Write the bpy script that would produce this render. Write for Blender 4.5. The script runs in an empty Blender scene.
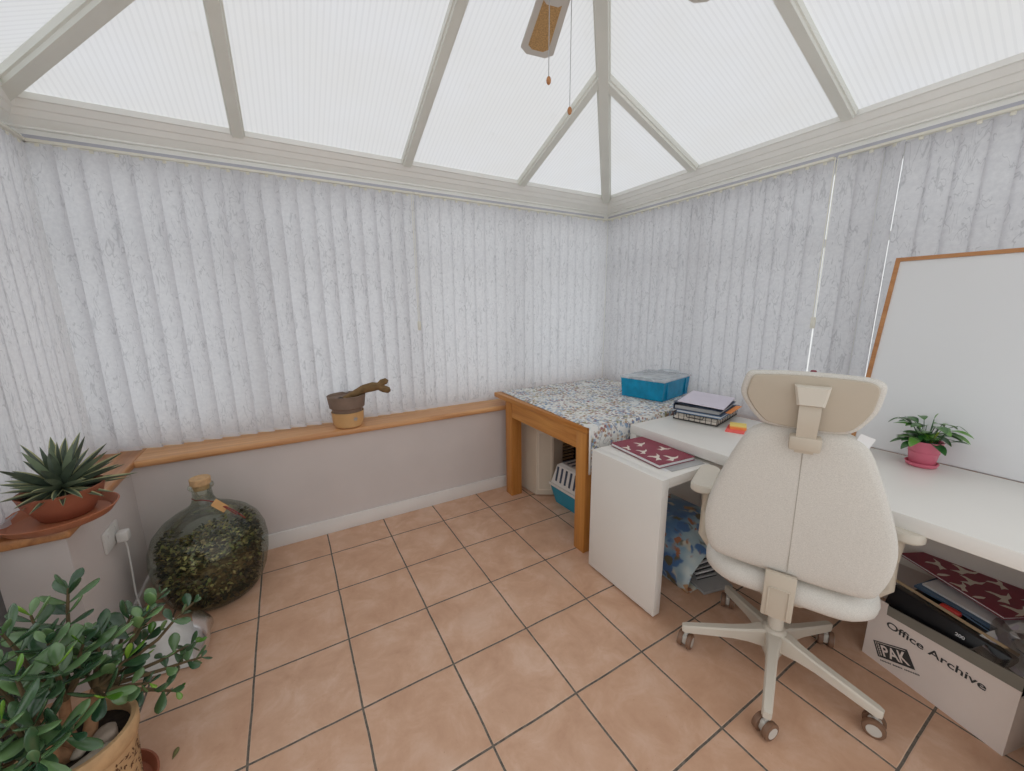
import bpy, bmesh, math, random
from mathutils import Vector, Matrix, Euler
random.seed(7)
PI = math.pi
R_ = math.radians
TILE = .338
scn = bpy.context.scene
COL = scn.collection

# ------------------------------------------------------------------ materials
def newmat(name):
    m = bpy.data.materials.new(name); m.use_nodes = True
    nt = m.node_tree
    return m, nt, nt.nodes['Principled BSDF'], nt.nodes['Material Output']

def nd(nt, t, **kw):
    n = nt.nodes.new(t)
    for k, v in kw.items(): setattr(n, k, v)
    return n

def mathn(nt, op, a, b=None, c=None, clamp=False):
    n = nt.nodes.new('ShaderNodeMath'); n.operation = op; n.use_clamp = clamp
    for i, v in enumerate((a, b, c)):
        if v is None: continue
        if isinstance(v, (int, float)): n.inputs[i].default_value = v
        else: nt.links.new(v, n.inputs[i])
    return n.outputs[0]

def mix(nt, fac, a, b, blend='MIX'):
    n = nt.nodes.new('ShaderNodeMix'); n.data_type = 'RGBA'; n.blend_type = blend
    for s, v in ((n.inputs['Factor'], fac), (n.inputs['A'], a), (n.inputs['B'], b)):
        pass
    fs = n.inputs[0]; A = n.inputs[6]; B = n.inputs[7]
    for s, v in ((fs, fac), (A, a), (B, b)):
        if isinstance(v, (int, float)): s.default_value = v
        elif isinstance(v, (tuple, list)): s.default_value = (*v[:3], 1)
        else: nt.links.new(v, s)
    return n.outputs[2]

def coords(nt, scale=(1, 1, 1), rot=(0, 0, 0), kind='Object'):
    tc = nd(nt, 'ShaderNodeTexCoord'); mp = nd(nt, 'ShaderNodeMapping')
    nt.links.new(tc.outputs[kind], mp.inputs['Vector'])
    mp.inputs['Scale'].default_value = scale; mp.inputs['Rotation'].default_value = rot
    return mp.outputs['Vector']

def noise(nt, vec, scale, detail=3, rough=.5, dist=0):
    n = nd(nt, 'ShaderNodeTexNoise'); nt.links.new(vec, n.inputs['Vector'])
    n.inputs['Scale'].default_value = scale; n.inputs['Detail'].default_value = detail
    n.inputs['Roughness'].default_value = rough; n.inputs['Distortion'].default_value = dist
    return n.outputs['Fac']

def ramp(nt, fac, stops, interp='LINEAR'):
    n = nd(nt, 'ShaderNodeValToRGB'); n.color_ramp.interpolation = interp
    cr = n.color_ramp
    while len(cr.elements) < len(stops): cr.elements.new(.5)
    for e, (p, c) in zip(cr.elements, stops):
        e.position = p; e.color = (*c[:3], 1) if len(c) >= 3 else (c[0],) * 3 + (1,)
    nt.links.new(fac, n.inputs['Fac'])
    return n.outputs['Color']

def bump(nt, height, bsdf, strength=.3, dist=.002):
    b = nd(nt, 'ShaderNodeBump'); b.inputs['Strength'].default_value = strength
    b.inputs['Distance'].default_value = dist
    nt.links.new(height, b.inputs['Height']); nt.links.new(b.outputs['Normal'], bsdf.inputs['Normal'])

def srgb(r, g, b):
    f = lambda v: (v / 255 / 12.92) if v / 255 <= .04045 else ((v / 255 + .055) / 1.055) ** 2.4
    return (f(r), f(g), f(b))

def plain(name, col, rough=.5, var=.08, scale=12, bmp=0, metal=0, spec=.5):
    m, nt, p, o = newmat(name)
    v = coords(nt)
    f = noise(nt, v, scale, 4)
    c1 = tuple(max(0, c * (1 - var)) for c in col); c2 = tuple(min(1, c * (1 + var)) for c in col)
    nt.links.new(ramp(nt, f, [(.3, c1), (.7, c2)]), p.inputs['Base Color'])
    p.inputs['Roughness'].default_value = rough; p.inputs['Metallic'].default_value = metal
    p.inputs['Specular IOR Level'].default_value = spec
    if bmp: bump(nt, noise(nt, v, scale * 12, 3), p, bmp, .001)
    return m

def wood(name, dark, light, axis=0, rough=.4, ring=18):
    m, nt, p, o = newmat(name)
    sc = [ring, ring, ring]; sc[axis] = ring * .06
    v = coords(nt, tuple(sc))
    f = noise(nt, v, 1.2, 6, .6, .8)
    sc2 = [120] * 3; sc2[axis] = 3
    f2 = noise(nt, coords(nt, tuple(sc2)), 1, 3, .6)
    ff = mathn(nt, 'ADD', mathn(nt, 'MULTIPLY', f, .75), mathn(nt, 'MULTIPLY', f2, .25))
    nt.links.new(ramp(nt, ff, [(.32, dark), (.68, light)]), p.inputs['Base Color'])
    p.inputs['Roughness'].default_value = rough
    bump(nt, f2, p, .12, .001)
    return m

def m_floor():
    m, nt, p, o = newmat('terracotta_tile')
    tc = nd(nt, 'ShaderNodeTexCoord')
    v = tc.outputs['Object']
    wob = nd(nt, 'ShaderNodeTexNoise'); wob.inputs['Scale'].default_value = 5; wob.inputs['Detail'].default_value = 2
    nt.links.new(v, wob.inputs['Vector'])
    sx = nd(nt, 'ShaderNodeSeparateXYZ'); nt.links.new(v, sx.inputs[0])
    sw = nd(nt, 'ShaderNodeSeparateXYZ'); nt.links.new(wob.outputs['Color'], sw.inputs[0])
    ds = []; cells = []
    for i in (0, 1):
        q = mathn(nt, 'DIVIDE', mathn(nt, 'ADD', sx.outputs[i], mathn(nt, 'MULTIPLY', mathn(nt, 'SUBTRACT', sw.outputs[i], .5), .008)), TILE)
        q = mathn(nt, 'ADD', q, 100.5)
        fl = mathn(nt, 'FLOOR', q)
        cells.append(fl)
        fr = mathn(nt, 'SUBTRACT', q, fl)
        ds.append(mathn(nt, 'ABSOLUTE', mathn(nt, 'SUBTRACT', fr, .5)))   # 0 on a joint
    d = mathn(nt, 'MULTIPLY', mathn(nt, 'MINIMUM', ds[0], ds[1]), TILE)
    grout = mathn(nt, 'LESS_THAN', d, .0036)
    edge = mathn(nt, 'SUBTRACT', 1, mathn(nt, 'MULTIPLY', mathn(nt, 'SUBTRACT', d, .0030), 1 / .0035), clamp=True)
    # joint coordinates run through the middle of a cell, so the tile id comes from the shifted cell
    cid = nd(nt, 'ShaderNodeCombineXYZ')
    for i in (0, 1):
        q = mathn(nt, 'FLOOR', mathn(nt, 'ADD', mathn(nt, 'DIVIDE', sx.outputs[i], TILE), 100))
        nt.links.new(q, cid.inputs[i])
    wn = nd(nt, 'ShaderNodeTexWhiteNoise'); nt.links.new(cid.outputs[0], wn.inputs['Vector'])
    n1 = noise(nt, v, 7, 6, .65, .4); n2 = noise(nt, v, 40, 4, .7); n3 = noise(nt, v, 2.2, 3, .5)
    base = ramp(nt, n1, [(.30, srgb(190, 148, 120)), (.5, srgb(206, 166, 138)), (.70, srgb(224, 192, 170))])
    base = mix(nt, mathn(nt, 'MULTIPLY', n2, .35), base, srgb(214, 176, 150))
    base = mix(nt, mathn(nt, 'MULTIPLY', wn.outputs['Value'], .22), base, srgb(198, 152, 120))
    base = mix(nt, ramp(nt, n3, [(.60, (0,) * 3), (.75, (.35,) * 3)]), base, srgb(226, 200, 182))
    spk = noise(nt, v, 130, 2, .6)
    base = mix(nt, ramp(nt, spk, [(.68, (0,) * 3), (.75, (.35,) * 3)]), base, srgb(150, 108, 82))
    base = mix(nt, mathn(nt, 'MULTIPLY', edge, .55), base, srgb(222, 196, 172))
    gcol = ramp(nt, noise(nt, v, 60, 3), [(.35, srgb(88, 80, 72)), (.7, srgb(122, 112, 102))])
    nt.links.new(mix(nt, grout, base, gcol), p.inputs['Base Color'])
    rg = mathn(nt, 'ADD', mathn(nt, 'MULTIPLY', n2, .22), .30)
    nt.links.new(mathn(nt, 'MAXIMUM', rg, mathn(nt, 'MULTIPLY', grout, .8)), p.inputs['Roughness'])
    h = mathn(nt, 'ADD', mathn(nt, 'MULTIPLY', mathn(nt, 'SUBTRACT', 1, edge), 1.0), mathn(nt, 'MULTIPLY', n1, .25))
    bump(nt, h, p, .5, .002)
    p.inputs['Specular IOR Level'].default_value = .4
    return m

def m_blind():
    m, nt, p, o = newmat('blind_fabric')
    geo = nd(nt, 'ShaderNodeTexCoord')
    oi = nd(nt, 'ShaderNodeObjectInfo')
    va = nd(nt, 'ShaderNodeVectorMath', operation='ADD')
    sc = nd(nt, 'ShaderNodeVectorMath', operation='SCALE'); sc.inputs['Scale'].default_value = 9.0
    nt.links.new(oi.outputs['Random'], sc.inputs[0])
    nt.links.new(geo.outputs['Object'], va.inputs[0]); nt.links.new(sc.outputs[0], va.inputs[1])
    facs = []
    for k, (rot, s) in enumerate(((.5, 30), (-.7, 34), (1.5, 26))):
        mp = nd(nt, 'ShaderNodeMapping'); nt.links.new(va.outputs[0], mp.inputs['Vector'])
        mp.inputs['Rotation'].default_value = (0, rot, 0); mp.inputs['Scale'].default_value = (1, 1, .30)
        mp.inputs['Location'].default_value = (k * 3.1, 0, k * 1.7)
        n = noise(nt, mp.outputs['Vector'], s, 1.5, .5, .7)
        f = mathn(nt, 'ABSOLUTE', mathn(nt, 'SUBTRACT', n, .5))
        l = mathn(nt, 'SUBTRACT', 1, mathn(nt, 'DIVIDE', f, .020), clamp=True)
        msk = mathn(nt, 'GREATER_THAN', noise(nt, mp.outputs['Vector'], s * .7, 1), .54)
        facs.append(mathn(nt, 'MULTIPLY', l, msk))
    f = mathn(nt, 'MAXIMUM', mathn(nt, 'MAXIMUM', facs[0], facs[1]), facs[2])
    c0 = ramp(nt, noise(nt, va.outputs[0], 60, 3, .6), [(.3, srgb(216, 216, 220)), (.7, srgb(228, 228, 231))])
    c = mix(nt, mathn(nt, 'MULTIPLY', f, .40), c0, srgb(150, 151, 156))
    nt.links.new(c, p.inputs['Base Color']); p.inputs['Roughness'].default_value = .85
    p.inputs['Specular IOR Level'].default_value = .1
    tr = nd(nt, 'ShaderNodeBsdfTranslucent')
    nt.links.new(c, tr.inputs['Color'])
    ms = nd(nt, 'ShaderNodeMixShader'); ms.inputs[0].default_value = BLIND_T
    nt.links.new(p.outputs[0], ms.inputs[1]); nt.links.new(tr.outputs[0], ms.inputs[2])
    nt.links.new(ms.outputs[0], o.inputs['Surface'])
    return m

def m_roof(axis):
    m, nt, p, o = newmat('polycarbonate_' + 'xy'[axis])
    tc = nd(nt, 'ShaderNodeTexCoord')
    sx = nd(nt, 'ShaderNodeSeparateXYZ'); nt.links.new(tc.outputs['Object'], sx.inputs[0])
    q = mathn(nt, 'FRACT', mathn(nt, 'MULTIPLY', sx.outputs[axis], 1 / .0235))
    line = mathn(nt, 'LESS_THAN', mathn(nt, 'ABSOLUTE', mathn(nt, 'SUBTRACT', q, .5)), .17)
    n1 = noise(nt, tc.outputs['Object'], 1.3, 4, .6)
    c = ramp(nt, n1, [(.35, (.86, .855, .84)), (.65, (.88, .885, .895))])
    c = mix(nt, mathn(nt, 'MULTIPLY', line, .16), c, (.60, .60, .61))
    n2 = noise(nt, tc.outputs['Object'], 9, 3, .6)
    c = mix(nt, ramp(nt, n2, [(.66, (0,) * 3), (.8, (.10,) * 3)]), c, (.45, .43, .36))
    nt.links.new(c, p.inputs['Base Color']); p.inputs['Roughness'].default_value = .35
    tr = nd(nt, 'ShaderNodeBsdfTranslucent'); nt.links.new(c, tr.inputs['Color'])
    ms = nd(nt, 'ShaderNodeMixShader'); ms.inputs[0].default_value = .60
    nt.links.new(p.outputs[0], ms.inputs[1]); nt.links.new(tr.outputs[0], ms.inputs[2])
    nt.links.new(ms.outputs[0], o.inputs['Surface'])
    return m

def m_glass(name, tint, gloss=.12, rough=.03):
    m, nt, p, o = newmat(name)
    tr = nd(nt, 'ShaderNodeBsdfTransparent'); tr.inputs['Color'].default_value = (*tint, 1)
    gl = nd(nt, 'ShaderNodeBsdfGlossy'); gl.inputs['Roughness'].default_value = rough
    lw = nd(nt, 'ShaderNodeLayerWeight'); lw.inputs['Blend'].default_value = .35
    f = mathn(nt, 'ADD', mathn(nt, 'MULTIPLY', lw.outputs['Fresnel'], .55), gloss * .3, clamp=True)
    ms = nd(nt, 'ShaderNodeMixShader')
    nt.links.new(f, ms.inputs[0])
    nt.links.new(tr.outputs[0], ms.inputs[1]); nt.links.new(gl.outputs[0], ms.inputs[2])
    nt.links.new(ms.outputs[0], o.inputs['Surface'])
    return m

def m_tinted(name, col, trans=.35):
    m, nt, p, o = newmat(name)
    f = noise(nt, coords(nt), 16, 4, .6)
    c = ramp(nt, f, [(.3, tuple(c * .75 for c in col)), (.7, tuple(min(1, c * 1.2) for c in col))])
    nt.links.new(c, p.inputs['Base Color']); p.inputs['Roughness'].default_value = .18
    tr = nd(nt, 'ShaderNodeBsdfTransparent'); tr.inputs['Color'].default_value = (*[min(1, c * 1.5 + .1) for c in col], 1)
    ms = nd(nt, 'ShaderNodeMixShader'); ms.inputs[0].default_value = trans
    nt.links.new(p.outputs[0], ms.inputs[1]); nt.links.new(tr.outputs[0], ms.inputs[2])
    nt.links.new(ms.outputs[0], o.inputs['Surface'])
    return m

def blobs(nt, vec, scale, thr, soft=.04, dist=.0):
    vo = nd(nt, 'ShaderNodeTexVoronoi'); vo.inputs['Scale'].default_value = scale
    nt.links.new(vec, vo.inputs['Vector'])
    return ramp(nt, vo.outputs['Distance'], [(thr - soft, (1,) * 3), (thr + soft, (0,) * 3)]), vo.outputs['Color']

def m_floral():
    m, nt, p, o = newmat('floral_cloth')
    v = coords(nt)
    wv = nd(nt, 'ShaderNodeTexNoise'); wv.inputs['Scale'].default_value = 18; nt.links.new(v, wv.inputs['Vector'])
    ad = nd(nt, 'ShaderNodeVectorMath', operation='MULTIPLY_ADD')
    nt.links.new(wv.outputs['Color'], ad.inputs[0]); ad.inputs[1].default_value = (.014,) * 3; nt.links.new(v, ad.inputs[2])
    vv = ad.outputs[0]
    base = srgb(226, 226, 222)
    # stems: thin iso-lines of a noise
    ns = noise(nt, v, 9, 1, .5, .6)
    stem = mathn(nt, 'MULTIPLY', mathn(nt, 'LESS_THAN', mathn(nt, 'ABSOLUTE', mathn(nt, 'SUBTRACT', ns, .5)), .006), .7)
    c = mix(nt, stem, base, srgb(110, 112, 128))
    patch = noise(nt, v, 6, 2)
    for scale, thr, col, lo, hi, off in ((36, .36, srgb(84, 104, 144), .46, .54, 0), (40, .38, srgb(144, 76, 70), .47, .55, 3.7),
                                   (38, .36, srgb(140, 136, 84), .47, .55, 7.1), (44, .36, srgb(172, 136, 100), .46, .54, 11.3), (40, .38, srgb(140, 164, 190), .44, .52, 15.9)):
        mp = nd(nt, 'ShaderNodeMapping'); nt.links.new(vv, mp.inputs['Vector']); mp.inputs['Location'].default_value = (off, off * .7, off * .3)
        b, _ = blobs(nt, mp.outputs['Vector'], scale, thr)
        n = noise(nt, mp.outputs['Vector'], 7, 2)
        k = mathn(nt, 'MULTIPLY', b, ramp(nt, n, [(lo, (0,) * 3), (hi, (1,) * 3)]))
        c = mix(nt, mathn(nt, 'MULTIPLY', k, .85), c, col)
    nt.links.new(c, p.inputs['Base Color']); p.inputs['Roughness'].default_value = .8
    bump(nt, noise(nt, v, 300, 2), p, .15, .0006)
    return m

def m_giftbag():
    m, nt, p, o = newmat('patterned_bag')
    v = coords(nt)
    wv = nd(nt, 'ShaderNodeTexNoise'); wv.inputs['Scale'].default_value = 22; nt.links.new(v, wv.inputs['Vector'])
    ad = nd(nt, 'ShaderNodeVectorMath', operation='MULTIPLY_ADD')
    nt.links.new(wv.outputs['Color'], ad.inputs[0]); ad.inputs[1].default_value = (.03,) * 3; nt.links.new(v, ad.inputs[2])
    c = ramp(nt, noise(nt, v, 5, 3), [(.38, srgb(96, 136, 178)), (.5, srgb(156, 182, 194)), (.64, srgb(204, 212, 208))])
    for scale, thr, col, lo, off in ((11, .42, srgb(180, 142, 104), .50, 2), (13, .40, srgb(204, 200, 184), .5, 5), (12, .40, srgb(84, 120, 168), .48, 9),
                                     (16, .36, srgb(110, 104, 82), .52, 13), (18, .32, srgb(172, 112, 80), .54, 17)):
        mp = nd(nt, 'ShaderNodeMapping'); nt.links.new(ad.outputs[0], mp.inputs['Vector']); mp.inputs['Location'].default_value = (off, off * .7, off * .3)
        b, _ = blobs(nt, mp.outputs['Vector'], scale, thr)
        n = noise(nt, mp.outputs['Vector'], 8, 2)
        c = mix(nt, mathn(nt, 'MULTIPLY', b, ramp(nt, n, [(lo, (0,) * 3), (lo + .05, (1,) * 3)])), c, col)
    nt.links.new(c, p.inputs['Base Color']); p.inputs['Roughness'].default_value = .35
    return m

def m_fabric(name, c1, c2):
    m, nt, p, o = newmat(name)
    v = coords(nt)
    w1 = noise(nt, coords(nt, (900, 900, 260)), 1, 2); w2 = noise(nt, coords(nt, (260, 260, 900)), 1, 2)
    f = mathn(nt, 'MULTIPLY', mathn(nt, 'ADD', w1, w2), .5)
    f2 = noise(nt, v, 9, 3)
    c = ramp(nt, f, [(.36, c1), (.62, c2)])
    c = mix(nt, mathn(nt, 'MULTIPLY', f2, .12), c, tuple(x * .8 for x in c1))
    nt.links.new(c, p.inputs['Base Color']); p.inputs['Roughness'].default_value = .95
    p.inputs['Specular IOR Level'].default_value = .15
    bump(nt, f, p, .5, .001)
    return m

def m_leaf(name, dark, light, rough=.3, scale=20):
    m, nt, p, o = newmat(name)
    v = coords(nt)
    at = nd(nt, 'ShaderNodeAttribute'); at.attribute_name = 'tint'
    f = mathn(nt, 'ADD', mathn(nt, 'MULTIPLY', noise(nt, v, scale, 3), .45), mathn(nt, 'MULTIPLY', at.outputs['Fac'], .55))
    nt.links.new(ramp(nt, f, [(.2, dark), (.75, light)]), p.inputs['Base Color'])
    p.inputs['Roughness'].default_value = rough; p.inputs['Specular IOR Level'].default_value = .75
    return m

BLIND_T = .55
M = {}
M['floor'] = m_floor()
M['wall'] = plain('painted_wall', srgb(206, 197, 193), .75, .03, 4, .05)
M['white_trim'] = plain('white_paint', srgb(226, 222, 218), .4, .02, 6)
M['upvc'] = plain('white_upvc', srgb(240, 240, 236), .38, .02, 5)
M['bar'] = plain('roof_bar_grey', srgb(226, 227, 219), .42, .03, 5)
M['bar_dark'] = plain('gasket_grey', srgb(96, 96, 96), .6)
M['head'] = plain('window_head_grey', srgb(188, 188, 198), .45, .03, 5)
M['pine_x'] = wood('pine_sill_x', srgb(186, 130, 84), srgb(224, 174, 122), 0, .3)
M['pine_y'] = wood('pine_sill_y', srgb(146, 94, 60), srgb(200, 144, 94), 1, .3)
M['oak_x'] = wood('oak_x', srgb(168, 104, 42), srgb(206, 146, 74), 0, .4)
M['oak_y'] = wood('oak_y', srgb(168, 104, 42), srgb(206, 146, 74), 1, .4)
M['oak_z'] = wood('oak_z', srgb(168, 104, 42), srgb(206, 146, 74), 2, .4)
M['frame_wood'] = wood('frame_wood', srgb(160, 104, 60), srgb(196, 142, 92), 1, .45)
M['blind'] = m_blind()
M['clip'] = plain('cream_plastic', srgb(226, 224, 212), .45, .03)
M['weight'] = plain('slat_weight_white', srgb(222, 222, 226), .5, .02)
M['roof_x'] = m_roof(0); M['roof_y'] = m_roof(1)
M['glass'] = m_glass('window_glass', (.96, .98, .97))
M['bottle'] = m_glass('green_glass', (.88, .93, .88), .05)
M['white_desk'] = plain('white_laminate', srgb(228, 225, 219), .35, .015, 3)
M['board'] = plain('whiteboard_face', srgb(222, 223, 224), .22, .012, 2)
M['fabric'] = m_fabric('chair_fabric', srgb(200, 196, 188), srgb(222, 218, 210))
M['beige'] = plain('beige_plastic', srgb(196, 185, 168), .45, .03, 8)
M['shellbeige'] = plain('headrest_shell_beige', srgb(186, 174, 156), .5, .03, 8)
M['beige2'] = plain('beige_plastic_pale', srgb(208, 200, 186), .45, .03, 8)
M['seam'] = plain('seam_thread', srgb(170, 164, 154), .9)
M['tread'] = plain('brown_caster_tread', srgb(122, 92, 72), .5, .1, 30)
M['hubgrey'] = plain('caster_grey', srgb(196, 192, 184), .4)
M['chrome'] = plain('grey_steel', srgb(170, 170, 170), .3, .02, 5, 0, .9)
M['terra'] = plain('terracotta', srgb(156, 92, 68), .6, .1, 14, .1)
M['terra2'] = plain('terracotta_saucer', srgb(178, 112, 80), .5, .08, 14)
M['soil'] = plain('potting_soil', srgb(52, 42, 34), .95, .4, 90, .6)
M['agave'] = m_leaf('agave_leaf', srgb(66, 80, 68), srgb(120, 136, 110), .4, 30)
M['agave_edge'] = plain('agave_leaf_edge', srgb(178, 178, 134), .5)
M['jade'] = m_leaf('jade_leaf', srgb(42, 74, 50), srgb(112, 146, 92), .24, 14)
M['jade_young'] = m_leaf('jade_young_leaf', srgb(74, 124, 34), srgb(140, 182, 62), .25, 14)
M['bark'] = plain('jade_bark', srgb(150, 112, 80), .8, .25, 40, .5)
M['twig'] = plain('jade_twig', srgb(92, 76, 50), .8, .25, 40, .3)
M['potstone'] = plain('sandy_pot', srgb(196, 160, 118), .8, .12, 30, .3)
M['rock'] = plain('grey_rock', srgb(162, 146, 132), .85, .18, 18, .6)
M['shell'] = plain('pale_rock', srgb(176, 164, 148), .8, .2, 26, .5)
M['deadgreen'] = plain('fallen_leaf_green', srgb(108, 104, 60), .5, .25, 40)
M['moss'] = m_leaf('moss', srgb(92, 80, 48), srgb(196, 186, 118), .9, 40)
for n_ in M['moss'].node_tree.nodes:
    if n_.type == 'VALTORGB':
        e_ = n_.color_ramp.elements
        for p_, c_ in ((.34, srgb(78, 80, 54)), (.46, srgb(138, 116, 80)), (.58, srgb(148, 156, 92)), (.66, srgb(180, 150, 108))):
            q_ = e_.new(p_); q_.color = (*c_, 1)
        e_[0].color = (*srgb(44, 44, 36), 1); e_[-1].color = (*srgb(214, 204, 132), 1)
M['mulch'] = plain('leaf_mulch', srgb(118, 98, 66), .95, .5, 60, .6)
M['cork'] = plain('cork', srgb(196, 160, 118), .8, .15, 60, .4)
M['kraft'] = plain('kraft_tag', srgb(206, 160, 106), .7, .08, 30)
M['redcord'] = plain('red_cord', srgb(140, 50, 50), .8)
M['ink'] = plain('dark_ink', srgb(58, 58, 58), .7, .03)
M['inkbrown'] = plain('brown_ink', srgb(104, 70, 44), .7, .03)
M['whitepl'] = plain('white_plastic', srgb(214, 212, 208), .35, .02)
M['greypot'] = plain('weathered_brown_pot', srgb(128, 108, 94), .75, .12, 24, .2)
M['tanpot'] = plain('tan_glazed_pot', srgb(212, 170, 118), .4, .08, 16)
M['cactus'] = plain('dry_cactus', srgb(120, 94, 60), .85, .25, 50, .8)
M['floral'] = m_floral()
M['hem'] = plain('white_hem', srgb(232, 230, 226), .8, .02)
M['cream'] = plain('cream_painted', srgb(202, 188, 170), .5, .03, 6)
M['cream2'] = plain('cream_painted_pale', srgb(216, 203, 186), .5, .03, 6)
M['teal'] = m_tinted('teal_box_plastic', srgb(10, 158, 200), .25)
M['tealsolid'] = plain('teal_plastic', srgb(36, 140, 168), .4, .05)
M['clear'] = m_tinted('clear_lid_plastic', srgb(222, 228, 232), .35)
M['paper'] = plain('white_paper', srgb(226, 226, 226), .8, .02)
M['lilac'] = plain('lilac_paper', srgb(214, 208, 220), .75, .02)
M['greypaper'] = plain('grey_paper', srgb(172, 172, 172), .7, .04)
M['black'] = plain('black_plastic', srgb(26, 26, 30), .35, .15)
M['blackwire'] = plain('black_wire', srgb(40, 38, 36), .5, .1)
M['navy'] = plain('navy_cover', srgb(52, 66, 88), .4, .1)
M['bluefile'] = plain('blue_folder', srgb(96, 122, 152), .45, .08)
M['orange'] = plain('orange_paper', srgb(240, 150, 84), .7, .05)
M['yellow'] = plain('yellow_paper', srgb(240, 214, 120), .7, .05)
M['coral'] = plain('coral_paper', srgb(244, 106, 100), .6, .05)
M['maroon'] = plain('maroon_cover', srgb(136, 48, 68), .5, .10, 14)
M['crane'] = plain('cream_print', srgb(222, 212, 200), .6, .04)
M['pink'] = plain('pink_pot', srgb(216, 112, 134), .4, .06, 10)
M['lily'] = m_leaf('lily_leaf', srgb(36, 84, 36), srgb(104, 156, 58), .3, 24)
M['lilyyoung'] = plain('pale_green_stem', srgb(170, 190, 80), .5)
M['card'] = plain('archive_card', srgb(228, 216, 208), .75, .03, 6)
M['cardgrey'] = plain('grey_card_band', srgb(126, 122, 112), .7, .06)
M['cardedge'] = plain('brown_card_edge', srgb(186, 160, 126), .8)
M['polythene'] = m_glass('clear_polythene', (.74, .75, .77), 1.0, .25)
M['red'] = plain('red_plastic', srgb(196, 52, 46), .4)
M['dkgreen'] = plain('dark_teal_cap', srgb(40, 72, 84), .4)
M['bag'] = m_giftbag()
M['cane'] = plain('cane_weave', srgb(190, 152, 100), .8, .25, 160, .4)
M['fanwhite'] = plain('fan_white', srgb(206, 202, 194), .4, .02)
M['darkslat'] = plain('dark_louvre', srgb(44, 42, 42), .6, .1)
M['louvre'] = plain('louvre_light', srgb(232, 216, 192), .5)

# ------------------------------------------------------------------ mesh builder
class MB:
    def __init__(self): self.bm = bmesh.new(); self.mi = 0
    def _f(self, vs):
        try:
            f = self.bm.faces.new(vs); f.material_index = self.mi; return f
        except ValueError: return None
    def box(self, c, s, rot=None, bev=0, seg=2, mtx=None):
        r = bmesh.ops.create_cube(self.bm, size=1)
        vs = r['verts']
        T = Matrix.Translation(c) @ (Euler(rot).to_matrix().to_4x4() if rot else Matrix()) @ Matrix.Diagonal((*s, 1))
        if mtx is not None: T = mtx @ T
        bmesh.ops.transform(self.bm, matrix=T, verts=vs)
        fs = set(f for v in vs for f in v.link_faces)
        for f in fs: f.material_index = self.mi
        if bev:
            es = list(set(e for v in vs for e in v.link_edges))
            rb = bmesh.ops.bevel(self.bm, geom=es, offset=min(bev, min(s) * .49), segments=seg, profile=.5, affect='EDGES')
            for f in rb['faces']: f.material_index = self.mi
        return self
    def bx(self, x0, x1, y0, y1, z0, z1, bev=0, seg=2):
        return self.box(((x0 + x1) / 2, (y0 + y1) / 2, (z0 + z1) / 2), (abs(x1 - x0), abs(y1 - y0), abs(z1 - z0)), None, bev, seg)
    def loft(self, rings, closed=True, cap0=True, cap1=True):
        rs = [[self.bm.verts.new(p) for p in r] for r in rings]
        n = len(rs[0])
        for a, b in zip(rs, rs[1:]):
            for i in range(n if closed else n - 1):
                j = (i + 1) % n
                self._f((a[i], a[j], b[j], b[i]))
        if cap0 and closed: self._f(list(reversed(rs[0])))
        if cap1 and closed: self._f(rs[-1])
        return self
    def lathe(self, prof, n=32, c=(0, 0, 0), sx=1, sy=1, caps=True, mtx=None):
        rings = []
        for r, z in prof:
            ring = [Vector((c[0] + r * sx * math.cos(2 * PI * i / n), c[1] + r * sy * math.sin(2 * PI * i / n), c[2] + z)) for i in range(n)]
            if mtx is not None: ring = [mtx @ p for p in ring]
            rings.append(ring)
        return self.loft(rings, True, caps, caps)
    def tube(self, pts, r, n=8, caps=True):
        pts = [Vector(p) for p in pts]
        if isinstance(r, (int, float)): r = [r] * len(pts)
        rings = []
        up = None
        for i, p in enumerate(pts):
            t = (pts[min(i + 1, len(pts) - 1)] - pts[max(i - 1, 0)]).normalized()
            if up is None:
                up = Vector((0, 0, 1)) if abs(t.z) < .9 else Vector((1, 0, 0))
            a = t.cross(up)
            if a.length < 1e-6: a = t.cross(Vector((0, 1, 0)))
            a.normalize(); b = t.cross(a).normalized(); up = b if False else up
            rings.append([p + r[i] * (math.cos(2 * PI * k / n) * a + math.sin(2 * PI * k / n) * b) for k in range(n)])
        return self.loft(rings, True, caps, caps)
    def prism(self, poly, d0, d1, axis='z', mtx=None):
        def P(a, b, d):
            v = Vector({'z': (a, b, d), 'y': (a, d, b), 'x': (d, a, b)}[axis])
            return mtx @ v if mtx is not None else v
        return self.loft([[P(a, b, d0) for a, b in poly], [P(a, b, d1) for a, b in poly]])
    def quad(self, a, b, c, d):
        self._f([self.bm.verts.new(p) for p in (a, b, c, d)]); return self
    def poly(self, pts):
        self._f([self.bm.verts.new(p) for p in pts]); return self
    def grid(self, fn, nu, nv):
        vs = [[self.bm.verts.new(fn(i / nu, j / nv)) for j in range(nv + 1)] for i in range(nu + 1)]
        for i in range(nu):
            for j in range(nv):
                self._f((vs[i][j], vs[i + 1][j], vs[i + 1][j + 1], vs[i][j + 1]))
        return self
    def sphere(self, c, s, u=16, v=10):
        prof = []
        for k in range(v + 1):
            a = PI * k / v
            prof.append((max(.0005, math.sin(a)), -math.cos(a)))
        T = Matrix.Translation(c) @ Matrix.Diagonal((s[0], s[1], s[2], 1))
        return self.lathe(prof, u, mtx=T)

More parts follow.
